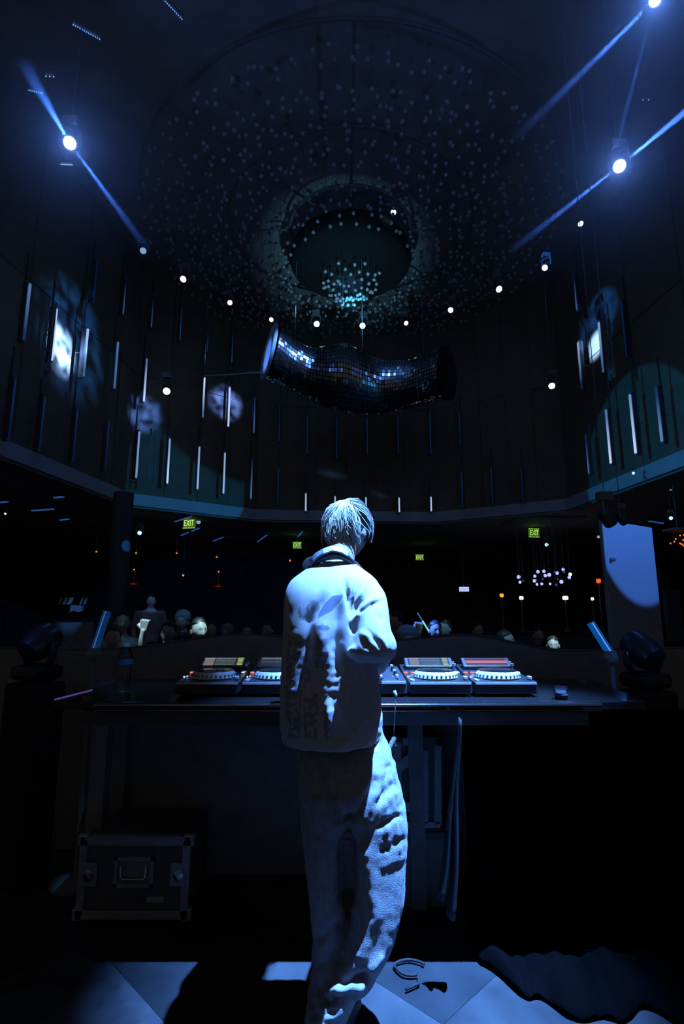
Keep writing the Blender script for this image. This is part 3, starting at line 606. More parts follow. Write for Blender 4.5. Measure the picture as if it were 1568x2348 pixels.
# media players
scr = bpy.data.materials.new('player_screen'); scr.use_nodes = True; nt = scr.node_tree; bs = nt.nodes['Principled BSDF']; bs.inputs['Base Color'].default_value = (.01, .01, .012, 1); bs.inputs['Roughness'].default_value = .25
def screen_mat(name, kind):
    m = bpy.data.materials.new(name); m.use_nodes = True; nt = m.node_tree; bs = nt.nodes['Principled BSDF']; bs.inputs['Base Color'].default_value = (.01, .01, .012, 1); bs.inputs['Roughness'].default_value = .3
    N, Lk = nt.nodes.new, nt.links.new
    tc = N('ShaderNodeTexCoord'); sx = N('ShaderNodeSeparateXYZ'); Lk(tc.outputs['Generated'], sx.inputs[0])
    def mth(op, a, b=None):
        n = N('ShaderNodeMath'); n.operation = op
        for i, q in enumerate((a, b)):
            if q is None: continue
            if isinstance(q, (int, float)): n.inputs[i].default_value = q
            else: Lk(q, n.inputs[i])
        return n.outputs[0]
    X, Z = sx.outputs[0], sx.outputs[2]
    mp = N('ShaderNodeMapping'); mp.inputs['Scale'].default_value = (26, 0, 7.); Lk(tc.outputs['Generated'], mp.inputs[0])
    nz = N('ShaderNodeTexNoise'); nz.inputs['Scale'].default_value = 3.0; Lk(mp.outputs[0], nz.inputs[0])
    word = mth('GREATER_THAN', nz.outputs[0], .5)
    rows = mth('GREATER_THAN', mth('FRACT', mth('MULTIPLY', Z, 6.0)), .45)
    txt = mth('MULTIPLY', word, rows)
    def band(v, a, b): return mth('MULTIPLY', mth('GREATER_THAN', v, a), mth('LESS_THAN', v, b))
    def colm(fac, c):
        n = N('ShaderNodeMix'); n.data_type = 'RGBA'; n.inputs[6].default_value = (0, 0, 0, 1); n.inputs[7].default_value = (*c, 1); Lk(fac, n.inputs[0]); return n.outputs[2]
    def addc(a, b):
        n = N('ShaderNodeMix'); n.data_type = 'RGBA'; n.blend_type = 'ADD'; n.inputs[0].default_value = 1; Lk(a, n.inputs[6]); Lk(b, n.inputs[7]); return n.outputs[2]
    if kind == 'list':
        c = colm(mth('MULTIPLY', txt, band(X, .30, .78)), (.16, .20, .20))
        c = addc(c, colm(mth('MULTIPLY', nz.outputs[0], band(X, .03, .27)), (.34, .25, .24)))
        c = addc(c, colm(mth('MULTIPLY', rows, band(X, .84, .97)), (.45, .52, .12)))
        c = addc(c, colm(band(Z, .90, .97), (.16, .22, .26))); c = addc(c, colm(mth('GREATER_THAN', X, -1.), (.018, .028, .032)))
    elif kind == 'plain':
        c = colm(mth('MULTIPLY', txt, band(Z, .80, 1.0)), (.5, .5, .6)); c = addc(c, colm(mth('MULTIPLY', nz.outputs[0], band(Z, .30, .62)), (.05, .045, .08)))
        c = addc(c, colm(mth('GREATER_THAN', X, -1.), (.015, .025, .03)))
    else:
        c = colm(mth('MULTIPLY', nz.outputs[0], band(Z, .30, .62)), (1.1, .28, .24)); c = addc(c, colm(mth('MULTIPLY', word, band(Z, .80, .88)), (.30, .16, .15)))
        c = addc(c, colm(mth('MULTIPLY', txt, band(Z, .08, .2)), (.2, .12, .12))); c = addc(c, colm(mth('GREATER_THAN', X, -1.), (.02, .012, .012)))
    Lk(c, bs.inputs['Emission Color']); bs.inputs['Emission Strength'].default_value = 1.; m.cycles.emission_sampling = 'NONE'
    return m
red_led = glow('red_led', (1.0, .22, .12), 1.1); white_led = glow('white_led', (.85, .92, 1.0), 1.0); blue_led = glow('blue_led', (.35, .5, 1.0), .9)
deck_panel = mat('deck_panel', (.035, .037, .042), .35, spec=.6)
def media_player(label, px, kind, first=[None]):
    loc = at(px, 1562, DKY); loc.z = TZ
    t = thing('media_player', label, 'media player', loc, 0, 'media players on the DJ table'); W, D = .272, .40
    fz, bz = .062, .098                                     # top height front, back
    MB().prism([(0, .012), (0, fz), (.24, fz+.012), (D, bz), (D, .012)], (-W/2, 0, 0), (0,1,0), (0,0,1), (W,0,0)).build('body', deck_panel, t, bevel=.004)
    for x in (-.1, .1):
        for y in (.05, .35): MB().lathe([(.014, 0), (.016, .012)], (x, y, 0), 12).build('foot', 'rubber', t)
    MB().box((0, -.002, fz-.006), (W-.01, .005, .008)).build('front_strip', 'silver', t)
    # jog wheel
    jc = (-.0, .125, fz+.004); jog = MB().lathe([(.097, .0), (.100, .005), (.093, .024), (.086, .031)], jc, 48).build('jog_ring', 'silver', t, 'auto')
    dm = MB()
    for k in range(30):
        a = 2*PI*k/30; dm.ball((jc[0]+.0965*math.cos(a), jc[1]+.0965*math.sin(a), jc[2]+.0155), (.0055, .0055, .0055), 8, 6)
    dm.build('finger_dimples', mat('dimple_grey', (.25, .27, .3), .5), jog)
    MB().lathe([(.086, .031), (.085, .034), (.03, .034), (.028, .0345), (.001, .0345)], jc, 40).build('jog_platter', 'gloss', jog, 'auto')
    # screen block, tilted
    R = Matrix.Rotation(math.radians(-62), 3, 'X'); sc_c = Vector((0, .315, .118))
    MB().box(sc_c + Vector((0, .012, -.012)), (W*.86, .075, .026), Matrix.Rotation(math.radians(28), 3, 'X')).build('screen_bezel', 'satin', t, bevel=.004)
    Rs = Matrix.Rotation(math.radians(28), 3, 'X')
    s = MB(); n = Rs @ Vector((0, 0, 1)); P = [sc_c + Vector((0, .012, -.012)) + n*.0145 + Rs @ Vector((sx*.100, sy*.033, 0)) for sx, sy in ((-1,-1),(1,-1),(1,1),(-1,1))]
    s.add(P, [(0,1,2,3)]); s.build('screen', screen_mat('screen_'+kind+str(len(bpy.data.materials)), kind), t)
    MB().lathe([(.011, 0), (.013, .003), (.012, .010), (.002, .011)], (-.025, .365, .1), 14).build('browse_knob', 'white', t, 'auto')
    for k in range(4):
        MB().box((-.09+.055*k, .372, .103), (.016, .006, .006)).build('top_button', (white_led, blue_led)[k % 2] if kind != 'red' or k == 1 else 'satin', t)
    for k in range(2): MB().lathe([(.010, 0), (.010, .006), (.001, .007)], (-.118, .028+.035*k, fz), 14).build(('cue_button', 'play_button')[k], 'white', t, 'auto')
    for k in range(4): MB().box((-.128+.009*k, .10+.018*k, fz+.010), (.006, .010, .006)).build('cue_pad', (white_led, blue_led, 'white', 'white')[k], t)
    for k in range(2): MB().box((-.125+.032*k, .215, fz+.016), (.017, .008, .007)).build('loop_button', red_led, t)
    MB().box((.118, .09, fz+.004), (.006, .13, .004)).build('pitch_slot', 'rubber', t); MB().box((.118, .05, fz+.012), (.018, .022, .014)).build('pitch_fader', 'white', t, bevel=.003)
    for k in range(3): MB().box((.118, .20+.02*k, fz+.018), (.014, .009, .005)).build('tempo_button', (white_led, 'white', blue_led)[k], t)
    MB().lathe([(.008, 0), (.009, .012), (.002, .013)], (.118, .29, .1), 12).build('mode_knob', 'white', t, 'auto'); MB().lathe([(.008, 0), (.009, .012), (.002, .013)], (.118, .33, .106), 12).build('mode_knob', 'white', t, 'auto')
    return t
media_player('leftmost black media player with a track list on its screen', 475, 'list')
media_player('media player just left of the DJ with a mostly dark screen', 626, 'plain')
media_player('media player right of the mixer with a track list screen', 1010, 'list')
media_player('rightmost black media player with a red waveform on its screen', 1160, 'red')
mxl = at((668+933)/2, 1562, DKY); mxl.z = TZ
mx = thing('dj_mixer', 'black DJ mixer with knobs and faders in front of the DJ', 'mixer', mxl)
xL, xR = at(702, 1562, DKY).x-mxl.x, at(933, 1562, DKY).x-mxl.x; W = xR-xL; cx = (xL+xR)/2
MB().prism([(0, .012), (0, .064), (.40, .088), (.40, .012)], (xL, 0, 0), (0,1,0), (0,0,1), (W,0,0)).build('body', mat('mixer_panel', (.06, .065, .075), .35, spec=.6), mx, bevel=.004)
MB().box((cx, -.002, .060), (W-.01, .006, .010)).build('front_strip', 'white', mx)
for i in range(6):
    x = xL + W*(i+.5)/6
    MB().box((x, .075, .069), (.004, .075, .003)).build('fader_slot', 'rubber', mx); MB().box((x, .05+.02*((i*5) % 4), .078), (.013, .02, .016)).build('fader_cap', 'white', mx, bevel=.003)
    for j in range(5):
        y = .15+.045*j; z = .0645+.06*y
        kn = MB().lathe([(.010, 0), (.0095, .004), (.0075, .018), (.002, .019)], (x, y, z), 12).build('knob', 'rubber' if (i+j) % 3 else 'white', mx, 'auto')
    MB().box((x-.014, .115, .073), (.008, .006, .004)).build('cue_light', (white_led, red_led, blue_led)[i % 3], mx)
MB().box((cx, .025, .070), (.05, .012, .010)).build('crossfader', 'white', mx, bevel=.003)
MB().tube((xR-.10, .02, .075), (xR-.16, .20, .082), .0025, n=6).build('metal_guide', 'chrome', mx)
for t in (mx,):
    for x in (xL+.03, xR-.03):
        for y in (.05, .35): MB().lathe([(.014, 0), (.016, .012)], (x, y, 0), 12).build('foot', 'rubber', t)

# water bottle and cup
wb = thing('water_bottle', 'clear plastic water bottle on the left of the table', 'bottle', atz(283, 1583, TZ)); k = mpp(wb.location)
pr = [(.030, 0), (.033, .006)]
for i in range(9): z = .014+.011*i; pr += [(.033, z), (.0315, z+.005)]
pr += [(.033, .115), (.033, .150), (.031, .165), (.018, .188), (.0135, .195), (.0135, .203)]
MB().lathe([(r, z) for r, z in pr], (0,0,0), 24).build('bottle_body', 'glass', wb, True)
MB().lathe([(.0155, .196), (.0155, .210), (.014, .212)], (0,0,0), 20).build('cap', mat('blue_white_cap', (.55, .58, .75), .4), wb, 'auto')
MB().lathe([(.0335, .118), (.0335, .145)], (0,0,0), 24, close=False).build('label_band', mat('bottle_label', (.10, .25, .55), .5), wb, True)
spot('table_spot_light', (-.2, 1.6, 6.), atz(318, 1575, TZ), 420, (.03, .26, .6), 5.0, .4, .03)
cp = thing('plastic_cup', 'short clear plastic cup on the right of the table', 'cup', atz(1287, 1603, TZ))
MB().lathe([(.022, .0), (.026, .004), (.030, .05), (.031, .052), (.029, .05), (.024, .006), (.001, .005)], (0,0,0), 24).build('cup_wall', 'glass', cp, True)
MB().lathe([(.0245, .007), (.027, .026), (.001, .026)], (0,0,0), 24).build('drink', mat('pale_drink', (.5, .6, .7), .1, trans=.8), cp, True)
MB().box((0,0,0), (.03, .012, .006)).build('usb_stick', mat('pale_blue_plastic', (.35, .5, .6), .4)).location = atz(1334, 1562, TZ+.004)
tag(bpy.data.objects['usb_stick'], 'small pale USB stick lying behind the plastic cup', 'usb stick')
# blue acrylic light tubes left and right
for (xa, ya, xb, yb, Y, lab, L) in [(1354,1428,1399,1499,3.0,'slanted blue glowing acrylic tube on the right end of booth', .55), (246,1402,216,1492,3.0,'slanted dim blue acrylic tube on the left end of booth', .18)]:
    a, c = at(xa, ya, Y), at(xb, yb, Y-.05); t = thing('light_tube', lab, 'light tube', c); k = mpp(a); d = a-c
    MB().sweep([(0,0,0), d], 9*k, 16).build('acrylic_tube', glow('acrylic_blue_%g' % L, (.0, .12*L, .5*L), 1.), t, 'auto')
    MB().sweep([Vector((0, -9.2*k, 0)), d+Vector((0, -9.2*k, 0))], 1.3*k, 6).build('light_line', glow('acrylic_core_%g' % L, (.35*L, .6*L, 1.6*L), 1.), t)
    MB().lathe([(.035, -.04), (.04, -.02), (.03, .015)], (0,0,0), 16).tube((0,0,-.04), (0, 0, -(c.z-.01)), .015, n=8).lathe([(.12, -c.z), (.12, -c.z+.015), (.02, -c.z+.03)], (0,0,0), 20).build('stand', 'black', t)
# black moving heads standing on the booth wings
def floor_head(x, y, Y, label, rz):
    p = at(x, y, Y); t = thing('standing_moving_head', label, 'moving head', (p.x, p.y, 0), rz); z = p.z
    MB().box((0, 0, z/2-.10), (.22, .20, z-.20)).build('pedestal', 'rubber', t, bevel=.02); MB().box((0, 0, z-.15), (.20, .18, .08)).build('base', 'gloss', t, bevel=.03)
    y_ = MB()
    for s in (-1, 1): y_.sweep([(s*.07, 0, z-.12), (s*.105, 0, z-.07), (s*.11, 0, z+.01)], .018, 8)
    y_.tube((-.075, 0, z-.12), (.075, 0, z-.12), .018, n=8); y_.build('yoke', 'gloss', t, True); R = Matrix.Rotation(-1.0, 3, 'X')
    MB().lathe([(.03, -.10), (.065, -.085), (.085, -.02), (.08, .05), (.07, .085)], (0,0,z), 24, R).build('head', mat('head_gloss', (.03, .035, .04), .3, spec=.6), t, 'auto')
    MB().lathe([(.068, .085), (.062, .092), (.02, .10), (.002, .101)], (0,0,z), 24, R).build('lens', mat('dark_lens', (.02, .03, .05), .05, spec=1.), t, True)
floor_head(1472, 1492, 2.95, 'glossy black moving head standing at the right booth wing', .3)
floor_head(92, 1474, 2.95, 'glossy black moving head standing at the left booth wing', -.4)
spot('wing_light', (3.5, -.5, 5.5), at(1462, 1480, 2.9), 260, (.03, .22, 1.0), 3.5, .6, .05)
spot('wing_light', (-3.5, -.5, 5.5), at(105, 1462, 2.9), 170, (.03, .22, 1.0), 3.5, .6, .05)

# ================================================================== UNDER THE TABLE
pBL, pBR = atz(178, 2108, .0), atz(432, 2108, .0); CY = 2.62; W = pBR.x-pBL.x; H = .335
fc = thing('flight_case', 'black flight case with aluminium edges and recessed handle under the table', 'flight case', ((pBL.x+pBR.x)/2, CY, 0))
MB().box((0, .17, .012+H/2), (W-.012, .34, H-.012)).build('case_body', 'ply', fc, bevel=.004)
e = .034
def edge(a, b_, nm='edge_profile'):       # an L profile along a front edge
    a, b_ = Vector(a), Vector(b_); MB().box((a+b_)/2, [max(abs(q), e) for q in (b_-a)][:1] + [.006] + [max(abs((b_-a).z), e)]).build(nm, 'alu', fc, bevel=.001)
edge((-W/2, -.004, H-.012), (W/2, -.004, H-.012)); edge((-W/2, -.004, .03), (W/2, -.004, .03)); edge((-W/2+.015, -.004, .03), (-W/2+.015, -.004, H-.012)); edge((W/2-.015, -.004, .03), (W/2-.015, -.004, H-.012))
MB().box((0, .004, H+.008), (W-.08, .030, .004)).build('top_edge', 'alu', fc, bevel=.001)
for sx in (-1, 1):
    for z in (.03, H-.01): MB().box((sx*(W/2-.008), .008, z), (.05, .03, .05)).build('corner_guard', 'alu', fc, bevel=.008)
rv = []
for sx in (-1, 1): rv += [(sx*(W/2-.02), H-.004), (sx*(W/2-.045), H-.004), (sx*(W/2-.02), H-.03), (sx*(W/2-.02), .05), (sx*(W/2-.02), .1)]
rv += [(-.09, H-.02), (.09, H-.02)]
for x, z in rv: MB().ball((x, -.008, z), .004, 8, 5).build('rivet', 'chrome', fc, True)
for x, z in ((W/2+.012, H-.006), (W/2+.012, H-.03), (W/2+.004, H-.016), (W/2+.004, H-.045)): MB().ball((x, .0, z), .0045, 8, 5).build('rivet', 'chrome', fc, True)
# recessed handle
dish = MB(); hw, hh = .088, .062; hz = .2
dish.box((0, -.006, hz+hh-.008), (2*hw, .004, .016)).box((0, -.006, hz-hh+.008), (2*hw, .004, .016)).box((-hw+.008, -.006, hz), (.016, .004, 2*hh)).box((hw-.008, -.006, hz), (.016, .004, 2*hh)); d_ = dish.build('handle_dish', 'alu', fc)
MB().box((0, -.001, hz), (2*hw-.03, .004, 2*hh-.03)).build('dish_back', 'black', d_)
MB().sweep([(-.055, -.008, hz+.03), (-.055, -.014, hz-.018), (-.045, -.016, hz-.026), (.045, -.016, hz-.026), (.055, -.014, hz-.018), (.055, -.008, hz+.03)], .006, 8).build('grip', 'steel', d_, True)
for k in range(6): MB().ball((-.07+.028*k, -.009, hz+hh-.006), .003, 6, 4).build('rivet', 'chrome', d_, True)
for sx in (-1, 1):                        # butterfly latches
    lp = MB().box((sx*(W/2-.045), -.007, .19), (.075, .006, .095)).build('latch_plate', 'alu', fc, bevel=.004)
    MB().lathe([(.022, 0), (.022, .006), (.006, .010)], (sx*(W/2-.045), -.010, .19), 16, Matrix.Rotation(PI/2, 3, 'X')).build('latch_disc', 'steel', lp, 'auto')
    MB().box((sx*(W/2-.045), -.020, .19), (.040, .004, .014), Matrix.Rotation(.9, 3, 'Y')).build('butterfly', 'chrome', lp, bevel=.003)
    for ax in (-1, 1):
        for az in (-1, 1): MB().ball((sx*(W/2-.045)+ax*.031, -.011, .19+az*.040), .003, 6, 4).build('rivet', 'chrome', lp, True)
MB().box((-.03, -.002, .085), (.11, .003, .03)).build('paper_label', mat('grey_label', (.12, .13, .15), .6), fc); MB().box((.10, -.002, .09), (.075, .003, .022)).build('paper_label', 'seat', fc)
MB().lathe([(.018, 0), (.018, .003)], (.045, -.001, .09), 16, Matrix.Rotation(PI/2, 3, 'X')).build('round_sticker', mat('grey_label2', (.08, .08, .09), .6), fc)

# rack case on a black crate, right of the DJ legs
rx0, rx1 = at(896, 1800, 2.72).x, at(1014, 1800, 2.72).x; rz0, rz1 = at(950, 1902, 2.72).z, at(950, 1690, 2.72).z
crate = thing('black_crate', 'plain black crate under the rack case below the table', 'crate', ((rx0+rx1)/2, 2.73, 0))
MB().box((0, .18, rz0/2-.002), (.34, .34, rz0-.004)).build('crate_box', 'black', crate, bevel=.006); MB().box((0, .005, rz0-.03), (.35, .02, .03)).build('rim', 'ply', crate)
rc = thing('rack_case', 'small rack case with riveted aluminium braces, on the black crate', 'flight case', ((rx0+rx1)/2, 2.73, rz0)); RW, RH = rx1-rx0, rz1-rz0
MB().box((0, .16, RH/2), (RW, .30, RH-.01)).build('case_body', 'ply', rc, bevel=.004)
def strip(pa, pb, wpx, nm='brace', m='alu', dy=0.):
    a = at(*pa, 2.72) - Vector(rc.location); c = at(*pb, 2.72) - Vector(rc.location); a.y = c.y = -.004-dy
    w = wpx*mpp(at(*pa, 2.72)); d = (c-a); n = Vector((d.z, 0, -d.x)).normalized()
    P = [a-n*w/2, c-n*w/2, c+n*w/2, a+n*w/2]; o = MB().loft([P, [q+Vector((0, .007, 0)) for q in P]]).build(nm, m, rc)
    for k in range(3):
        q = a + d*(.15+.35*k); MB().ball(q + n*w*.38 + Vector((0, -.003, 0)), .0032, 6, 4).build('rivet', 'chrome', rc, True); MB().ball(q - n*w*.38 + Vector((0, -.003, 0)), .0032, 6, 4).build('rivet', 'chrome', rc, True)
strip((924, 1702), (952, 1701), 16); strip((912, 1760), (972, 1722), 24, dy=.004); strip((971, 1722), (971, 1888), 22); strip((1005, 1712), (1005, 1890), 16); strip((910, 1705), (912, 1890), 20)
strip((930, 1848), (968, 1868), 18, dy=.004); strip((932, 1893), (1010, 1893), 13)
lq = at(1003, 1702, 2.71) - Vector(rc.location); MB().box(lq, (.022, .016, .03)).build('corner_catch', 'chrome', rc, bevel=.004)

# black cloth over the right half of the table
dr = thing('black_drape', 'black cloth draped from the right half of the table to the floor', 'cloth', (1.0, 2.25, 0))
NX, NZ = 150, 60; V = []; Fc = []
XA, XB = at(1068, 1650, 2.2).x, 1.62
for i in range(NX):
    s = i/(NX-1); x = XA + (XB-XA)*s
    for j in range(NZ):
        q = j/(NZ-1); z = (TZ-.04)*(1-min(q/.84, 1)); fold = math.sin(s*46+.7*math.sin(s*9))*.022*min(1, q*3) + .012*math.sin(s*17+2)
        y = TY+.065 + fold + .06*q
        xx = x + .05*q*(1-s) + .008*math.sin(s*30+q*6)
        if q > .84:                        # pool on the floor towards the camera
            k = (q-.84)/.16; y -= k*(.10+.27*min(1, s*5)) + .03*math.sin(s*25)*k; z = .012 + .022*math.sin(k*PI)*(1+.8*math.sin(s*33)) + .010*math.sin(s*51+k*4)**2
        z = max(z, .008); V.append((xx, y, z))
for i in range(NX-1):
    for j in range(NZ-1): Fc.append((i*NZ+j, i*NZ+j+1, (i+1)*NZ+j+1, (i+1)*NZ+j))
o = MB().add(V, Fc).build('cloth_sheet', 'cloth', dr, True, world=True); sd = o.modifiers.new('thick', 'SOLIDIFY'); sd.thickness = .004
for k, (pa, pb, pc, r0) in enumerate([((1053, 1645), (1036, 1850), (1011, 2058), .010), ((1054, 1650), (1046, 1850), (1036, 2100), .012)]):
    P = [at(*pa, 2.17), at(*pb, 2.19), at(*pc, 2.20)]; rings = []
    for q in np.linspace(0, 1, 24):
        c = P[0]*(1-q)**2*1 + P[1]*2*q*(1-q) + P[2]*q*q if False else (P[0].lerp(P[1], q*2) if q < .5 else P[1].lerp(P[2], q*2-1))
        w = r0*(.35+1.1*q); rings.append([c + Vector((w*math.cos(a)*1.0 + .004*math.sin(q*9+k), w*math.sin(a)*1.4 + .012*q*math.cos(a*2), 0)) for a in np.linspace(0, 2*PI, 16, endpoint=False)])
    MB().loft(rings).build('hanging_fold', mat('lit_black_cloth', (.03, .04, .05), .6), dr, True, world=True)  # same black cloth, coloured paler and bluer so the folds look lit

# coiled cable hanging at the table edge
cb = thing('coiled_cable', 'thin hanging cable with a coiled section beside the DJ hip', 'cable', at(905, 1700, 2.12))
P = [at(907, 1600, 2.16), at(905, 1640, 2.15), at(903, 1670, 2.14), at(904, 1692, 2.13)]; MB().sweep(P, .0022, 8).build('lead', 'rubber', cb, True, world=True)
MB().sweep([at(904, 1584, 2.17), at(907, 1592, 2.165), at(908, 1602, 2.16)], [.006, .007, .004], 10).build('plug', mat('grey_plug', (.4, .42, .46), .45), cb, True, world=True)
a, c = at(904, 1692, 2.13), at(889, 1722, 2.08); d = c-a; u = d.orthogonal().normalized(); w = d.normalized().cross(u)
MB().sweep([a + d*q + (u*math.cos(q*2*PI*11) + w*math.sin(q*2*PI*11))*.007 for q in np.linspace(0, 1, 150)], .0022, 6).build('coil', mat('coil_grey', (.25, .27, .3), .4), cb, True, world=True)
MB().sweep([at(905, 1698, 2.13), at(908, 1710, 2.13)], [.004, .006], 8).build('jack', 'steel', cb, True, world=True)
# dark loop laid on the floor as a cable's shadow and a cable by the left wing
lp = atz(940, 2222, .01); o = MB().sweep([Vector((.055*math.cos(a)*(1+.1*math.sin(3*a)), .045*math.sin(a), .006)) for a in np.linspace(.4, 5.2, 30)] + [Vector((.02, -.09, .006)), Vector((-.03, -.12, .006))], .005, 6).build('cable_shadow_loop', 'rubber', None, True); o.location = lp
tag(o, 'black loop standing in for a cable shadow on the lit floor by the DJ foot', 'cable')

# ================================================================== PEOPLE
def head_piece(mb, c, R, s=1., detail=(36, 28)):
    """head with brow, eye sockets, nose, lips, chin; local forward is -y"""
    nu, nv = detail; V = []; Fc = []; c = Vector(c)
    def pt(az, el):
        d = Vector((math.cos(el)*math.sin(az), -math.cos(el)*math.cos(az), math.sin(el)))
        sx, sy, sz = .074, .095, .112
        if d.z < 0: sx *= 1-.26*(-d.z)**1.2; sy *= 1-.10*(-d.z)
        g = lambda a0, e0, wa, we: math.exp(-((az-a0)/wa)**2-((el-e0)/we)**2)
        f = 1 + .30*g(0, -.24, .13, .17) + .10*g(0, -.02, .09, .18) - .10*(g(.36, .04, .2, .13)+g(-.36, .04, .2, .13)) + .05*(g(.33, .24, .28, .08)+g(-.33, .24, .28, .08))
        f += .06*g(0, -.56, .22, .05) + .05*g(0, -.69, .2, .05) - .03*g(0, -.625, .25, .03) + .10*g(0, -.95, .3, .16)
        return Vector((d.x*sx, d.y*sy, d.z*sz))*f*s
    V.append(c + R @ pt(0, -PI/2))
    for j in range(1, nv):
        el = -PI/2 + PI*j/nv
        for k in range(nu): V.append(c + R @ pt(-PI + 2*PI*k/nu, el))
    V.append(c + R @ pt(0, PI/2))
    for k in range(nu): Fc.append((0, 1+k, 1+(k+1) % nu))
    for j in range(nv-2):
        for k in range(nu): k2 = (k+1) % nu; Fc.append((1+j*nu+k, 1+(j+1)*nu+k, 1+(j+1)*nu+k2, 1+j*nu+k2))
    l = len(V)-1; b0 = 1+(nv-2)*nu
    for k in range(nu): Fc.append((b0+k, l, b0+(k+1) % nu))
    mb.add(V, Fc)
    for sx in (-1, 1): mb.ball(c + R @ (Vector((sx*.075, .012, -.012))*s), (.012*s, .022*s, .033*s), 10, 8, R)
def hand_piece(mb, wrist, d, n, s=1., curl=.5, side=1):
    """palm and five fingers; d = pointing direction, n = back of the hand, side = +1 puts the thumb to d x n"""
    d = Vector(d).normalized(); n = Vector(n); n = (n - d*n.dot(d)).normalized(); b = d.cross(n)*side; w = Vector(wrist)
    for k in range(4):
        base = w + d*.082*s + b*(.030-.020*k)*s; mb.capsule([w + d*.012*s + b*(.018-.012*k)*s, base], [.015*s, .0115*s], 10)
        L = (.068, .076, .070, .054)[k]*s; a = 0.; p = base; pts = [p]; rad = [.0105*s]
        for j, f in enumerate((.45, .32, .23)):
            a += curl*(1.0, 1.25, .9)[j]; q = d*math.cos(a) - n*math.sin(a); p = p + q*L*f; pts.append(p); rad.append((.0098, .009, .0075)[j]*s)
        mb.capsule(pts, rad, 10)
    t0 = w + d*.022*s + b*.026*s; t1 = t0 + (d*.55 + b*.8 - n*.25).normalized()*.035*s; t2 = t1 + (d*.9 + b*.1*(1-curl) - n*.5*curl - b*.5*curl).normalized()*.032*s; t3 = t2 + (d*.8 - b*.55*curl - n*.5*curl).normalized()*.024*s
    mb.capsule([t0, t1, t2, t3], [.014*s, .0125*s, .0105*s, .0085*s], 10)

# ---- the DJ, seen from behind
dj = thing('person', 'DJ seen from behind in white printed tee and baggy pale jeans', 'person', (0, 2.0, 0))
HC = at(799, 1222, 2.18); fwd = Vector((.42, .80, -.38)).normalized()
Rz = Matrix(((0, 0, 0), (0, 0, 0), (0, 0, 0))); up0 = Vector((0, 0, 1)); rt = fwd.cross(up0).normalized(); upv = rt.cross(fwd)
HR = Matrix((rt*-1, fwd*-1, upv)).transposed()        # columns: local x, y, z (local -y = forward)
sk = MB(); head_piece(sk, HC, HR, 1.0, (48, 36))
nb = at(772, 1308, 2.07); sk.capsule([nb, HC + HR @ Vector((0, .03, -.07))], [.062, .058], 18)
ShR, ShL = at(840, 1364, 1.98), at(694, 1362, 2.06); ElR, ElL = at(876, 1482, 1.90), Vector((-.155, 2.27, 1.17)); WrR, WrL = at(872, 1530, 2.36), Vector((-.07, 2.48, 1.13))
pelvis = at(780, 1690, 2.07); chest = at(768, 1400, 2.03)
sk.capsule([pelvis, at(772, 1550, 2.05), chest, nb], [.095, .095, .11, .06], 18)
sk.capsule([chest + Vector((.06, 0, .04)), ShR], [.08, .042], 14); sk.capsule([chest + Vector((-.06, 0, .04)), ShL], [.08, .042], 14)
sk.capsule([ShR, ElR], [.042, .040], 14); sk.capsule([ElR, (ElR*.55+WrR*.45), WrR], [.043, .038, .026], 14)
sk.capsule([ShL, ElL], [.042, .040], 14); sk.capsule([ElL, (ElL*.55+WrL*.45), WrL], [.043, .038, .026], 14)
hand_piece(sk, WrR, (-.30, .92, -.25), (0.05, .2, 1), 1.0, .42, -1); hand_piece(sk, WrL, (.35, .9, -.25), (0, .2, 1), 1.0, .42, 1)
kR = [at(838, 1740, 2.0), at(866, 1960, 1.99), at(858, 2080, 1.97), at(820, 2200, 1.955), at(770, 2310, 1.94)]; kL = [at(738, 1740, 2.01), at(745, 1960, 2.02), at(752, 2150, 2.04), at(752, 2330, 2.06)]
aR, aL = kR[-1].copy(), kL[-1].copy(); aR.z = .09; aL.z = .09
sk.capsule([pelvis+Vector((.06,0,-.02)), kR[0], kR[1], kR[3], aR], [.08, .072, .055, .045, .04], 14); sk.capsule([pelvis+Vector((-.06,0,-.02)), kL[0], kL[1], kL[2], aL], [.08, .072, .055, .045, .04], 14)
me = remesh(sk, .0055, 3); link(me, 'body', 'skin', dj, True); V = verts(me); V -= np.array([0, 2.0, 0]); set_verts(me, V)
# shoes
for a, rz, nm in ((aR, .5, 'shoe'), (aL, -.15, 'shoe')):
    d = Vector((math.sin(rz)*.5, 1, 0)).normalized(); s = MB(); base = Vector((a.x, a.y, 0)) - d*.07
    rr = []
    for q, w, h in ((0, .030, .075), (.06, .038, .085), (.12, .040, .085), (.19, .046, .060), (.25, .046, .048), (.285, .028, .036)):
        c = base + d*q; sd = Vector((d.y, -d.x, 0)); rr.append([c + sd*w*math.cos(t) + Vector((0, 0, .012 + h*max(0, math.sin(t))*.9)) for t in np.linspace(0, 2*PI, 18, endpoint=False)])
    s.loft(rr); s.build(nm, mat('dark_trainer', (.05, .05, .055), .6), dj, True, world=True)

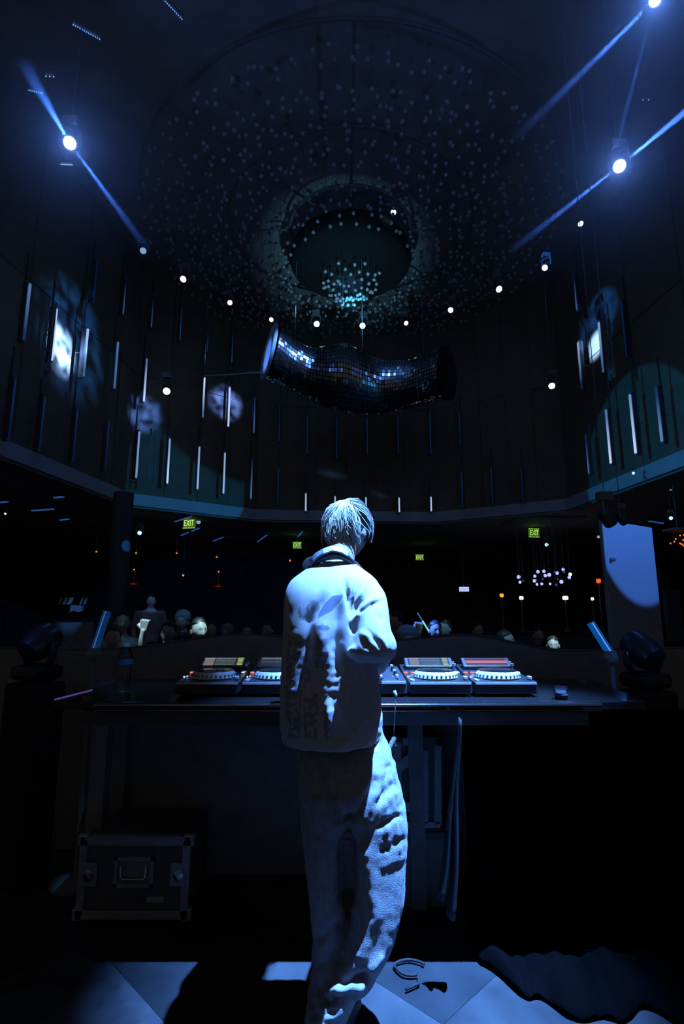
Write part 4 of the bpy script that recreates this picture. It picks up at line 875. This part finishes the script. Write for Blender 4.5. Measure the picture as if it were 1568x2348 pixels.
# jeans
def ring_px(py, xl, xr, Yc, hd, n=40, e=2.4):
    c = at((xl+xr)/2, py, Yc); hw = (xr-xl)/2*mpp(c); out = []
    for a in np.linspace(0, 2*PI, n, endpoint=False):
        ca, sa = math.cos(a), math.sin(a); out.append(c + Vector((hw*abs(ca)**(2/e)*(1 if ca > 0 else -1), hd*abs(sa)**(2/e)*(1 if sa > 0 else -1), 0)))
    return out
def smooth_rows(rows, k=5):           # Catmull-Rom between the measured rows, so the cloth has no creases at them
    A = np.array(rows, float); out = []
    for i in range(len(A)-1):
        p0, p1, p2, p3 = A[max(i-1, 0)], A[i], A[i+1], A[min(i+2, len(A)-1)]
        for t in np.linspace(0, 1, k, endpoint=False):
            out.append(.5*((2*p1) + (p2-p0)*t + (2*p0-5*p1+4*p2-p3)*t*t + (3*p1-p0-3*p2+p3)*t**3))
    return [tuple(r) for r in out + [A[-1]]]
jm = MB()
jm.loft([ring_px(*r) for r in [(1640,676,868,2.045,.110),(1690,679,880,2.052,.110),(1715,680,893,2.040,.118),(1750,681,905,2.018,.130),(1800,684,917,2.0,.14),(1860,688,929,2.0,.135),(1900,692,932,2.0,.11)]])
jm.loft([ring_px(*r) for r in [(1840,688,802,2.01,.125),(1900,692,797,2.01,.12),(1960,699,796,2.015,.115),(2050,708,796,2.02,.11),(2150,716,797,2.03,.105),(2230,714,800,2.04,.105),(2300,706,800,2.05,.11),(2350,700,800,2.05,.115)]])
jm.loft([ring_px(*r) for r in [(1840,784,927,2.0,.125),(1900,790,934,1.995,.125),(1950,796,931,1.99,.12),(2030,802,928,1.98,.115),(2090,806,919,1.97,.11),(2140,800,907,1.962,.105),(2190,780,887,1.955,.10),(2235,752,858,1.948,.095),(2285,722,805,1.94,.095),(2330,702,776,1.93,.10),(2370,692,770,1.925,.105)]])
me = remesh(jm, .0075, 5); V = verts(me); N = normals(me); P = project(V)
D = np.zeros(len(V))
for line, A, w in [([(800,1880),(795,1960),(800,2060)], -.03, 16), ([(735,1790),(770,1850),(792,1885)], -.010, 9), ([(860,1790),(830,1850),(800,1885)], -.010, 9), ([(890,1760),(880,1830)], -.012, 8), ([(870,1840),(900,1800)], -.012, 8), ([(870,1895),(915,1870)], -.012, 8), ([(880,1950),(925,1925)], -.007, 9), ([(885,1985),(930,1965)], .003, 9),
                   ([(720,1760),(730,1900),(745,2060)], .008, 14), ([(840,1960),(860,2100),(830,2190)], .010, 16), ([(790,2255),(840,2235)], -.018, 9), ([(760,2275),(825,2262)], .016, 9), ([(715,2300),(770,2290)], -.014, 8), ([(735,2270),(750,2320)], -.012, 7), ([(705,2330),(765,2322)], -.012, 7), ([(920,1745),(935,1900)], .004, 6), ([(850,2225),(872,2195)], .012, 8), ([(720,2220),(790,2200)], -.012, 10), ([(720,2160),(780,2120)], -.010, 10)]:
    q, t = polydist(P, line); D += A*np.exp(-(q/w)**2)
nz = vnoise(V, 16.)*.004 + vnoise(V, 60., 3.)*.0014
edge_w = np.clip((P[:, 0]-860)/40, 0, 1)*np.clip((2000-P[:, 1])/60, 0, 1); nz += edge_w*np.clip((930-P[:, 0])/25, 0, 1)*(vnoise(V*np.array([1.4, 1, .7]), 48., 7.)*.006)
cuff = np.clip((P[:, 1]-2200)/60, 0, 1); nz += cuff*vnoise(V*np.array([1, 1, 2.2]), 20., 5.)*.012
V += N*(D*np.clip(-N[:, 1]+.4, 0, 1) + nz)[:, None]; V[:, 2] = np.maximum(V[:, 2], .012); up_ = np.clip((V[:, 2]-.86)/.05, 0, 1); V[:, 1] += up_*np.maximum(0, 1.892+.22*np.maximum(0, V[:, 0]+.02)-V[:, 1]); V -= np.array([0, 2.0, 0]); set_verts(me, V)
jeans = link(me, 'jeans', 'denim', dj, True)

# tee
tm = MB()
tm.loft([ring_px(*r) for r in smooth_rows([(1700,650,874,2.020,.165),(1660,643,880,2.018,.165),(1600,643,874,2.013,.162),(1520,646,867,2.007,.158),(1450,648,862,2.0,.155),(1400,650,866,2.01,.15),(1362,654,874,2.02,.142),(1335,665,866,2.035,.125),(1315,688,846,2.055,.105),(1298,712,822,2.075,.085),(1284,735,806,2.095,.066)])])
TORSO_N = len(tm.v)
tm.loft([ring_px(*r) for r in smooth_rows([(1325,800,856,2.02,.07),(1360,812,882,1.98,.085),(1400,818,890,1.93,.09),(1440,815,895,1.895,.095),(1475,806,907,1.88,.10),(1500,800,905,1.885,.098),(1516,820,892,1.905,.075)])])
c1, c2 = ShL, ElL; tm.sweep([c1 + Vector((.03, 0, .01)), c1.lerp(c2, .4), c1.lerp(c2, .95)], [.07, .075, .075], 20)
tm.v = [(x, y + (.22*max(0, x+.02)*min(1, max(0, (1.44-z)/.22)) if i < TORSO_N else 0), z) for i, (x, y, z) in enumerate(tm.v)]
me = remesh(tm, .0055, 14); V = verts(me); N = normals(me); P = project(V); D = np.zeros(len(V))
FOLDS = [  # px polyline, depth (m), width (px)
 ([(789,1322),(799,1362),(804,1412)], -.026, 6), ([(810,1325),(806,1365),(806,1415)], -.020, 5), ([(799,1335),(804,1375),(806,1410)], .008, 4), ([(826,1335),(815,1375),(808,1414)], -.016, 5), ([(842,1345),(822,1385),(809,1416)], -.012, 5), ([(818,1340),(811,1380),(807,1412)], .008, 4), ([(834,1345),(818,1382)], .007, 4),
 ([(822,1408),(850,1386),(886,1374)], -.007, 3), ([(822,1400),(850,1378),(880,1366)], .006, 5),
 ([(808,1422),(826,1404)], .010, 6), ([(812,1455),(806,1425)], -.012, 7),
 ([(742,1330),(730,1380),(708,1425),(700,1480),(694,1560),(696,1690)], -.026, 13), 
 ([(780,1345),(774,1410),(768,1480),(776,1560)], -.020, 14), ([(672,1440),(668,1520),(668,1600),(672,1690)], .012, 12), ([(742,1420),(738,1480),(732,1540)], .014, 12), ([(650,1400),(652,1500),(650,1640)], -.008, 6), ([(752,1600),(756,1690)], .016, 10), ([(722,1560),(728,1690)], -.010, 9), ([(700,1600),(712,1690)], .008, 8),
 ([(815,1480),(800,1503)], .012, 5), ([(838,1440),(862,1470),(878,1496)], -.008, 5), ([(858,1440),(878,1470),(893,1492)], .005, 4), ([(826,1470),(868,1500)], -.007, 6), ([(820,1450),(856,1462)], .006, 7), ([(860,1405),(880,1425)], -.005, 8),
 ([(655,1687),(760,1691),(868,1690)], -.003, 2.5)]
for line, A, w in FOLDS:
    q, t = polydist(P, line); D += A*np.exp(-(q/w)**2)*np.clip(np.minimum(t, 1-t)*2.4+.08, 0, 1)
front = np.clip(-N[:, 1]*1.6+.35, 0, 1)
low = np.clip((P[:, 1]-1440)/80, 0, 1)*np.clip((P[:, 0]-640)/12, 0, 1)
nz = vnoise(V*np.array([2.2, 1, .45]), 9.)*.006*(low+.15) + low*vnoise(V*np.array([1, 1, .8]), 60., 11.)*.0034 + vnoise(V, 24., 2.)*.0008
slv = np.clip((P[:, 0]-820)/30, 0, 1)*np.clip((P[:, 1]-1430)/50, 0, 1)*(P[:, 1] < 1530); nz += slv*vnoise(V, 55., 4.)*.0022
V += N*(D*front + nz)[:, None]
# printed artwork as an attribute: petals, leaf, caps and the foil columns down to the hem
P2 = P; PR = np.zeros(len(V)); LN = np.zeros(len(V))
shapes = [[(659,1384),(664,1383),(674,1398),(674,1408),(671,1424),(663,1408)], [(683,1394),(687,1387),(691,1392),(692,1410),(689,1425),(681,1406)], [(700,1393),(704,1382),(708,1390),(706,1405),(700,1414)],
          [(724,1421),(728,1404),(742,1383),(762,1364),(792,1358),(784,1376),(762,1402),(742,1413)], [(722,1402),(733,1378),(734,1386),(724,1410)],
          [(660,1447),(666,1434),(676,1430),(688,1440),(664,1447)], [(724,1433),(740,1430),(758,1436),(756,1448),(740,1449),(724,1445)]]
for s_ in shapes:
    PR[in_poly(P2, s_)] = 1.; q, t = polydist(P2, s_ + s_[:1]); LN = np.maximum(LN, np.exp(-(q/1.3)**2))
for x0, x1, y0, y1 in [(661,690,1458,1580),(724,752,1464,1532),(694,712,1490,1580),(658,690,1580,1694),(694,726,1590,1694),(742,762,1628,1694)]:
    wob_ = 3.5*vnoise(V, 38., x0); PR[(P2[:, 0]+wob_ > x0) & (P2[:, 0]+wob_ < x1) & (P2[:, 1]+2*wob_ > y0) & (P2[:, 1] < y1) & (vnoise(V, 70., y0) > -.18)] = .8
PR *= (N[:, 1] < .1); LN *= (N[:, 1] < .1)
V -= np.array([0, 2.0, 0]); set_verts(me, V)
for nm, arr in (('print', PR), ('print_line', LN)):
    at_ = me.attributes.new(nm, 'FLOAT', 'POINT'); at_.data.foreach_set('value', arr.astype(np.float32))
tee = mat('white_tee', (.66, .67, .70), .8, var=.03, vscale=60, bump=.12, bscale=420, sheen=.1); nt = tee.node_tree; bs = nt.nodes['Principled BSDF']
def attr(n): a = nt.nodes.new('ShaderNodeAttribute'); a.attribute_name = n; return a.outputs['Fac']
old = bs.inputs['Base Color'].links[0].from_socket
mx1 = nt.nodes.new('ShaderNodeMix'); mx1.data_type = 'RGBA'; mx1.inputs[7].default_value = (.26, .30, .40, 1); nt.links.new(attr('print'), mx1.inputs[0]); nt.links.new(old, mx1.inputs[6])
mx2 = nt.nodes.new('ShaderNodeMix'); mx2.data_type = 'RGBA'; mx2.inputs[7].default_value = (.92, .94, .97, 1); nt.links.new(attr('print_line'), mx2.inputs[0]); nt.links.new(mx1.outputs[2], mx2.inputs[6]); nt.links.new(mx2.outputs[2], bs.inputs['Base Color'])
mr = nt.nodes.new('ShaderNodeMapRange'); mr.inputs[3].default_value = .8; mr.inputs[4].default_value = .28; nt.links.new(attr('print'), mr.inputs[0]); nt.links.new(mr.outputs[0], bs.inputs['Roughness'])
link(me, 'tee_shirt', tee, dj, True)
MB().sweep([at(x, y, Y) for x, y, Y in ((733, 1290, 2.03), (748, 1282, 2.01), (770, 1279, 2.0), (792, 1281, 2.01), (806, 1288, 2.03))], .006, 8).build('collar', tee, dj, True, world=True)

# hair: clumped strands from the crown, over a cap coloured dark as shade in the gaps
crown = HR @ Vector((.01, .055, .085)); cap = MB(); cap.ball(HC + HR @ Vector((0, .012, .018)), (.083, .10, .108), 28, 20, HR)
cm = cap.mesh('hair_gap_shade'); Vc = verts(cm); loc = (Vc-np.array(HC)) @ np.array(HR); keep = loc[:, 2] > -.045
bm = bmesh.new(); bm.from_mesh(cm); bm.verts.ensure_lookup_table(); bmesh.ops.delete(bm, geom=[bm.verts[i] for i in range(len(keep)) if not keep[i] or (loc[i, 1] < -.05 and loc[i, 2] < -.01)], context='VERTS'); bm.to_mesh(cm); bm.free()
hb = MB(); cr_dir = Vector((.02, .62, .78)).normalized()
e1 = cr_dir.cross(Vector((1, 0, 0))).normalized(); e2 = cr_dir.cross(e1)
NCL = 46; cl_az = rng.uniform(0, 2*PI, NCL); cl_st = rng.uniform(.1, 1.1, NCL); cl_lift = rng.uniform(.0, .05, NCL); cl_len = rng.uniform(.75, 1.1, NCL); cl_w = rng.uniform(0, 6.28, NCL); cl_flip = rng.normal(0, .5, NCL)
for i in range(1500):
    c_ = rng.integers(NCL); az = cl_az[c_] + rng.normal(0, .17); start = max(.03, cl_st[c_] + rng.normal(0, .22))
    end = start + cl_len[c_]*rng.uniform(.7, 1.3); pts = []; rad = []; n = 10; lift = cl_lift[c_] + rng.uniform(0, .008); wob = cl_w[c_] + rng.normal(0, .4)
    for j in range(n):
        q = j/(n-1); th = min(start + (end-start)*q, 2.25)
        a = az + (cl_az[c_]-az)*.7*q*q + .09*math.sin(4*q+wob) + .10*cl_flip[c_]*q**3
        d = cr_dir*math.cos(th) + (e1*math.cos(a) + e2*math.sin(a))*math.sin(th)
        L = Vector((d.x*.086, d.y*.104, d.z*.114))*(1.01 + 4.2*lift*q + .025*math.sin(5*q+wob)) + Vector((0, .012, .015))
        if L.z < -.050:
            k = -.050-L.z; fl = cl_lift[c_]*60; L = Vector((L.x*(1+(1.5+fl)*k), L.y*(1+(1.5+fl)*k), -.050-.8*k))
        if L.y < -.07 and L.z < -.02: L.z = -.02 - .01*q
        pts.append(HC + HR @ L); rad.append(.0026*(1-.8*q) + .0002)
    hb.sweep(pts, rad, 3, cap=False)
hair = hb.build('hair', 'hair', dj, True, world=True); hair['kind'] = 'stuff'
co = link(cm, 'hair_gap_shade', 'darkhair', dj, True); V = verts(cm); V -= np.array([0, 2.0, 0]); set_verts(cm, V)

# headphones round the neck
hp = thing('headphones', 'silver and black headphones hanging round the DJ neck', 'headphones', at(768, 1285, 2.05))
arc = [(712,1297,2.02),(716,1286,2.01),(727,1274,2.0),(742,1265,1.99),(762,1258,1.985),(782,1262,1.99),(796,1270,2.0),(806,1281,2.02),(812,1293,2.05)]
A = [at(*q) for q in arc]
def band(pts, w, th, nm, m, parent):
    rings = []
    for i, p in enumerate(pts):
        t = (pts[min(i+1, len(pts)-1)]-pts[max(i-1, 0)]).normalized(); o_ = Vector((0, -.75, .66)); o_ = (o_-t*o_.dot(t)).normalized(); s = t.cross(o_)
        rings.append([p + o_*th*y + s*w*x for x, y in ((-1,-1),(1,-1),(1.05,0),(1,1),(-1,1),(-1.05,0))])
    return MB().loft(rings).build(nm, m, parent, 'auto', world=True)
def resample(pts, n):
    return [Vector((np.interp(q, np.linspace(0, 1, len(pts)), [p.x for p in pts]), np.interp(q, np.linspace(0, 1, len(pts)), [p.y for p in pts]), np.interp(q, np.linspace(0, 1, len(pts)), [p.z for p in pts]))) for q in np.linspace(0, 1, n)]
band(resample(A[3:7], 14), .013, .0045, 'headband', 'silver', hp); band(resample(A[0:4], 12), .012, .006, 'left_arm', mat('blue_grey_arm', (.30, .33, .40), .35), hp); band(resample(A[6:9], 8), .011, .006, 'right_arm', mat('blue_grey_arm', (.3, .33, .4), .35), hp)
band([p + Vector((0, .006, -.017)) for p in resample(A[1:8], 18)], .013, .008, 'pad', 'rubber', hp)
for q, dd, nm in ((at(711, 1294, 2.05), Vector((-.35, -.55, .35)), 'earcup'), (at(818, 1300, 2.13), Vector((.5, -.1, .4)), 'earcup')):
    R = frame(dd); c = q - Vector(hp.location); u_ = MB().lathe([(.028, -.012), (.032, -.004), (.029, .010), (.018, .014), (.002, .015)], c, 24, R).build(nm, 'rubber', hp, 'auto'); MB().lathe([(.024, -.030), (.032, -.026), (.033, -.014), (.028, -.012)], c, 24, R).build('ear_cushion', 'rubber', hp, 'auto')

# ================================================================== THE CROWD BELOW THE STAGE
I3 = Matrix.Identity(3)
def crowd_meshes(variant):
    sk = MB(); head_piece(sk, (0, 0, 1.60), I3, 1.0, (32, 24)); sk.capsule([(0, .02, 1.38), (0, .01, 1.53)], [.062, .055], 12)
    arms = {'plain': [((-.19, 0, 1.39), (-.25, .03, 1.12), (-.21, -.14, .92), (0, -.5, -.8), .5), ((.19, 0, 1.39), (.25, .03, 1.12), (.21, -.14, .92), (0, -.5, -.8), .5)],
            'fist': [((-.19, 0, 1.39), (-.245, -.10, 1.33), (-.200, -.17, 1.630), (.1, -.15, 1), 1.55), ((.19, 0, 1.39), (.25, .03, 1.12), (.21, -.14, .92), (0, -.5, -.8), .5)],
            'wave': [((-.19, 0, 1.39), (-.30, -.06, 1.30), (-.27, -.14, 1.58), (.1, -.1, 1), 1.2), ((.19, 0, 1.39), (.25, .03, 1.12), (.21, -.14, .92), (0, -.5, -.8), .5)]}[variant]
    for k, (sh, el, wr, hd, cu) in enumerate(arms):
        g = 1.3 if cu > 1 else 1.; sk.capsule([sh, el], [.05, .04*g], 12); sk.capsule([el, Vector(el).lerp(Vector(wr), .4), wr], [.04*g, .038*g, .026*g], 12)
        hand_piece(sk, wr, hd, (0, -1, .1) if hd[2] > 0 else (-1 if k == 0 else 1, 0, 0), 1.05*(1.2 if cu > 1 else 1), cu, -1 if k == 0 else 1)
    sk.capsule([(0, 0, 1.05), (0, 0, 1.35)], [.10, .10], 12)
    skin = remesh(sk, .0048 if variant == 'fist' else .0075, 1 if variant == 'fist' else 2)
    sh = MB(); sh.ball((0, .0, 1.20), (.19, .125, .30), 20, 14); sh.ball((0, 0, .98), (.17, .125, .14), 20, 12); sh.capsule([(-.17, 0, 1.385), (.17, 0, 1.385)], [.068, .068], 12); sh.capsule([(0, .015, 1.38), (0, .012, 1.45)], [.10, .068], 14)
    for (a, el, wr, hd, cu) in arms: a = Vector(a); sh.capsule([a, a.lerp(Vector(el), .62)], [.068, .062], 12)
    shirt = remesh(sh, .016, 4); V = verts(shirt); N = normals(shirt); V += N*(vnoise(V, 9.)*.008)[:, None]; set_verts(shirt, V)
    tr = MB(); tr.ball((0, .01, .92), (.165, .13, .13), 18, 12)
    for sx in (-1, 1): tr.capsule([(sx*.09, 0, .88), (sx*.10, -.01, .48), (sx*.10, .02, .10)], [.095, .07, .055], 12)
    trs = remesh(tr, .02, 3)
    so = MB()
    for sx in (-1, 1): so.ball((sx*.10, -.04, .045), (.045, .13, .045), 14, 8)
    hr = MB(); hr.ball((0, .018, 1.628), (.082, .098, .102), 20, 14); hm = hr.mesh('hair')
    bm = bmesh.new(); bm.from_mesh(hm); bmesh.ops.delete(bm, geom=[v for v in bm.verts if v.co.z < 1.585 or (v.co.y < -.035 and v.co.z < 1.66)], context='VERTS'); bm.to_mesh(hm); bm.free()
    V = verts(hm); c = np.array([0, .018, 1.628]); V = c + (V-c)*(1+.10*vnoise(V, 26.))[:, None]; set_verts(hm, V)
    return dict(body=skin, shirt=shirt, trousers=trs, shoes=so.mesh('shoes'), hair=hm)
CM = {k: crowd_meshes(k) for k in ('plain', 'fist', 'wave')}
for dct in CM.values():
    for nm, m in (('body', 'skin'), ('shirt', 'blackshirt'), ('trousers', 'trousers'), ('shoes', 'rubber'), ('hair', 'darkhair')): dct[nm].materials.append(M[m]); dct[nm].polygons.foreach_set('use_smooth', [True]*len(dct[nm].polygons))
beanie = MB().lathe([(.088, 1.615), (.094, 1.635), (.092, 1.68), (.070, 1.722), (.03, 1.742), (.002, 1.745)], (0, .012, 0), 24).mesh('beanie'); beanie.materials.append(mat('grey_beanie', (.30, .33, .38), .8))
def crowd(px, py, Y, variant, label, shirt='blackshirt', rz=0., hair='dark', base=HALL_Z, tilt=0.):
    h = at(px, py, Y); s = (h.z-base)/1.60; s = min(max(s, .80), 1.15)
    t = thing('person', label, 'person', (h.x, h.y, base), rz, 'people in the crowd'); t.scale = (s, s, s)
    for nm in ('body', 'shirt', 'trousers', 'shoes'):
        o = bpy.data.objects.new(nm, CM[variant][nm]); COL.objects.link(o); o.parent = t
        if nm == 'shirt' and shirt != 'blackshirt': o.material_slots[0].link = 'OBJECT'; o.material_slots[0].material = M[shirt]
    if hair == 'beanie': o = bpy.data.objects.new('beanie', beanie); COL.objects.link(o); o.parent = t
    elif hair != 'shaved': o = bpy.data.objects.new('hair', CM[variant]['hair']); COL.objects.link(o); o.parent = t
    return t
crowd(386, 1452, 5.7, 'fist', 'dark figure raising a brightly lit clenched fist on the left')
crowd(455, 1446, 5.2, 'plain', 'man with short hair and brightly lit face near booth front', rz=.75)
crowd(481, 1447, 6.5, 'plain', 'person half hidden behind the brightly lit short-haired man', rz=.6)
crowd(418, 1426, 6.7, 'plain', 'person in a grey beanie between fist and lit face', hair='beanie')
crowd(280, 1428, 5.9, 'plain', 'person with teal-lit pale shirt left of the raised fist', 'paleshirt', rz=.5)
crowd(258, 1464, 5.4, 'plain', 'short person beside the slanted left acrylic tube', rz=.3)
crowd(520, 1453, 7.2, 'plain', 'person with a faintly lit head right of the brightly lit face', rz=-.3, hair='beanie')
crowd(566, 1450, 8.0, 'plain', 'dim crowd member above the left hump of the booth front', rz=.2)
crowd(612, 1446, 7.4, 'plain', 'dim crowd member just left of the DJ elbow', 'blackshirt', rz=-.2)
crowd(905, 1428, 6.2, 'plain', 'teal-rimmed head just right of the DJ sleeve', rz=-.9)
crowd(934, 1472, 4.5, 'plain', 'person with a blue-lit beanie close behind the booth front', hair='beanie', rz=.1)
lsp = crowd(998, 1446, 6.6, 'wave', 'person holding up a thin glowing light stick', rz=.2)
crowd(1020, 1442, 7.2, 'plain', 'person with partly lit face right of the light stick', 'paleshirt', rz=-.8)
crowd(1095, 1447, 7.6, 'plain', 'person with a small lit forehead above the right hump', rz=.4)
crowd(1160, 1470, 5.9, 'plain', 'person with lit cheek beyond the right hump of booth front', 'paleshirt', rz=.9)
crowd(1234, 1458, 7.4, 'plain', 'dim standing figure left of the lit face on the right', rz=.1)
crowd(1268, 1480, 6.4, 'plain', 'person with a bright half-shadowed face on the right', rz=-.35)
vr = thing('riser', 'low black VIP riser at the left of the hall floor', 'riser', (-3.0, 9.5, HALL_Z)); MB().box((0, 0, .19), (1.6, 1.6, .38)).build('platform', 'ply', vr, bevel=.02); MB().box((0, -.80, .36), (1.6, .04, .05)).build('nosing', 'alu', vr)
crowd(346, 1379, 9.0, 'plain', 'person in a grey top standing on the low riser behind', 'paleshirt', rz=.3, base=HALL_Z+.385)
a, c = at(957, 1405, 6.4), at(983, 1447, 6.35); k = mpp(a); t = thing('light_stick', 'thin blue and green light stick held above the crowd', 'light stick', c)
MB().sweep([Vector((0,0,0)), (a-c)*.55], 2.0*k, 8).build('grip', glow('stick_green', (.25, .75, .65), .9), t, True); MB().sweep([(a-c)*.56, (a-c)], 1.4*k, 8).build('tip', glow('stick_blue', (.06, .16, .45), .8), t, True)
CYAN = (.42, .85, 1.0)
spot('crowd_spot_light', (-3.6, 4.0, 5.2), at(338, 1450, 5.55), 2300, (.36, .78, 1.0), 2.8, .4, .03)
spot('crowd_spot_light', (-.7, 3.5, 5.4), at(462, 1444, 5.15), 2200, (.36, .78, 1.0), 2.6, .4, .03)
spot('crowd_spot_light', (2.4, 3.7, 5.6), at(1266, 1482, 6.4), 2400, (.36, .78, 1.0), 3.0, .3, .03)
spot('crowd_spot_light', (1.4, 3.7, 5.6), at(1020, 1446, 7.1), 420, (.15, .6, 1.0), 4.0, .4, .03)
spot('crowd_spot_light', (0.9, 3.7, 5.6), at(1160, 1470, 5.9), 420, (.2, .7, 1.0), 2.6, .4, .03)
spot('crowd_spot_light', (-.4, 3.7, 5.6), at(345, 1390, 9.0), 420, (.12, .35, 1.0), 2.2, .4, .03)
spot('crowd_spot_light', (-3.0, 3.7, 5.6), at(286, 1440, 5.8), 110, (.05, .6, .8), 2.0, .5, .03)
spot('crowd_spot_light', (.9, 3.4, 5.6), at(926, 1462, 4.6), 120, (.04, .3, 1.0), 6.0, .5, .03)
spot('crowd_spot_light', (-1., 3.6, 5.6), at(420, 1424, 6.7), 160, (.1, .5, 1.0), 3.5, .5, .03)
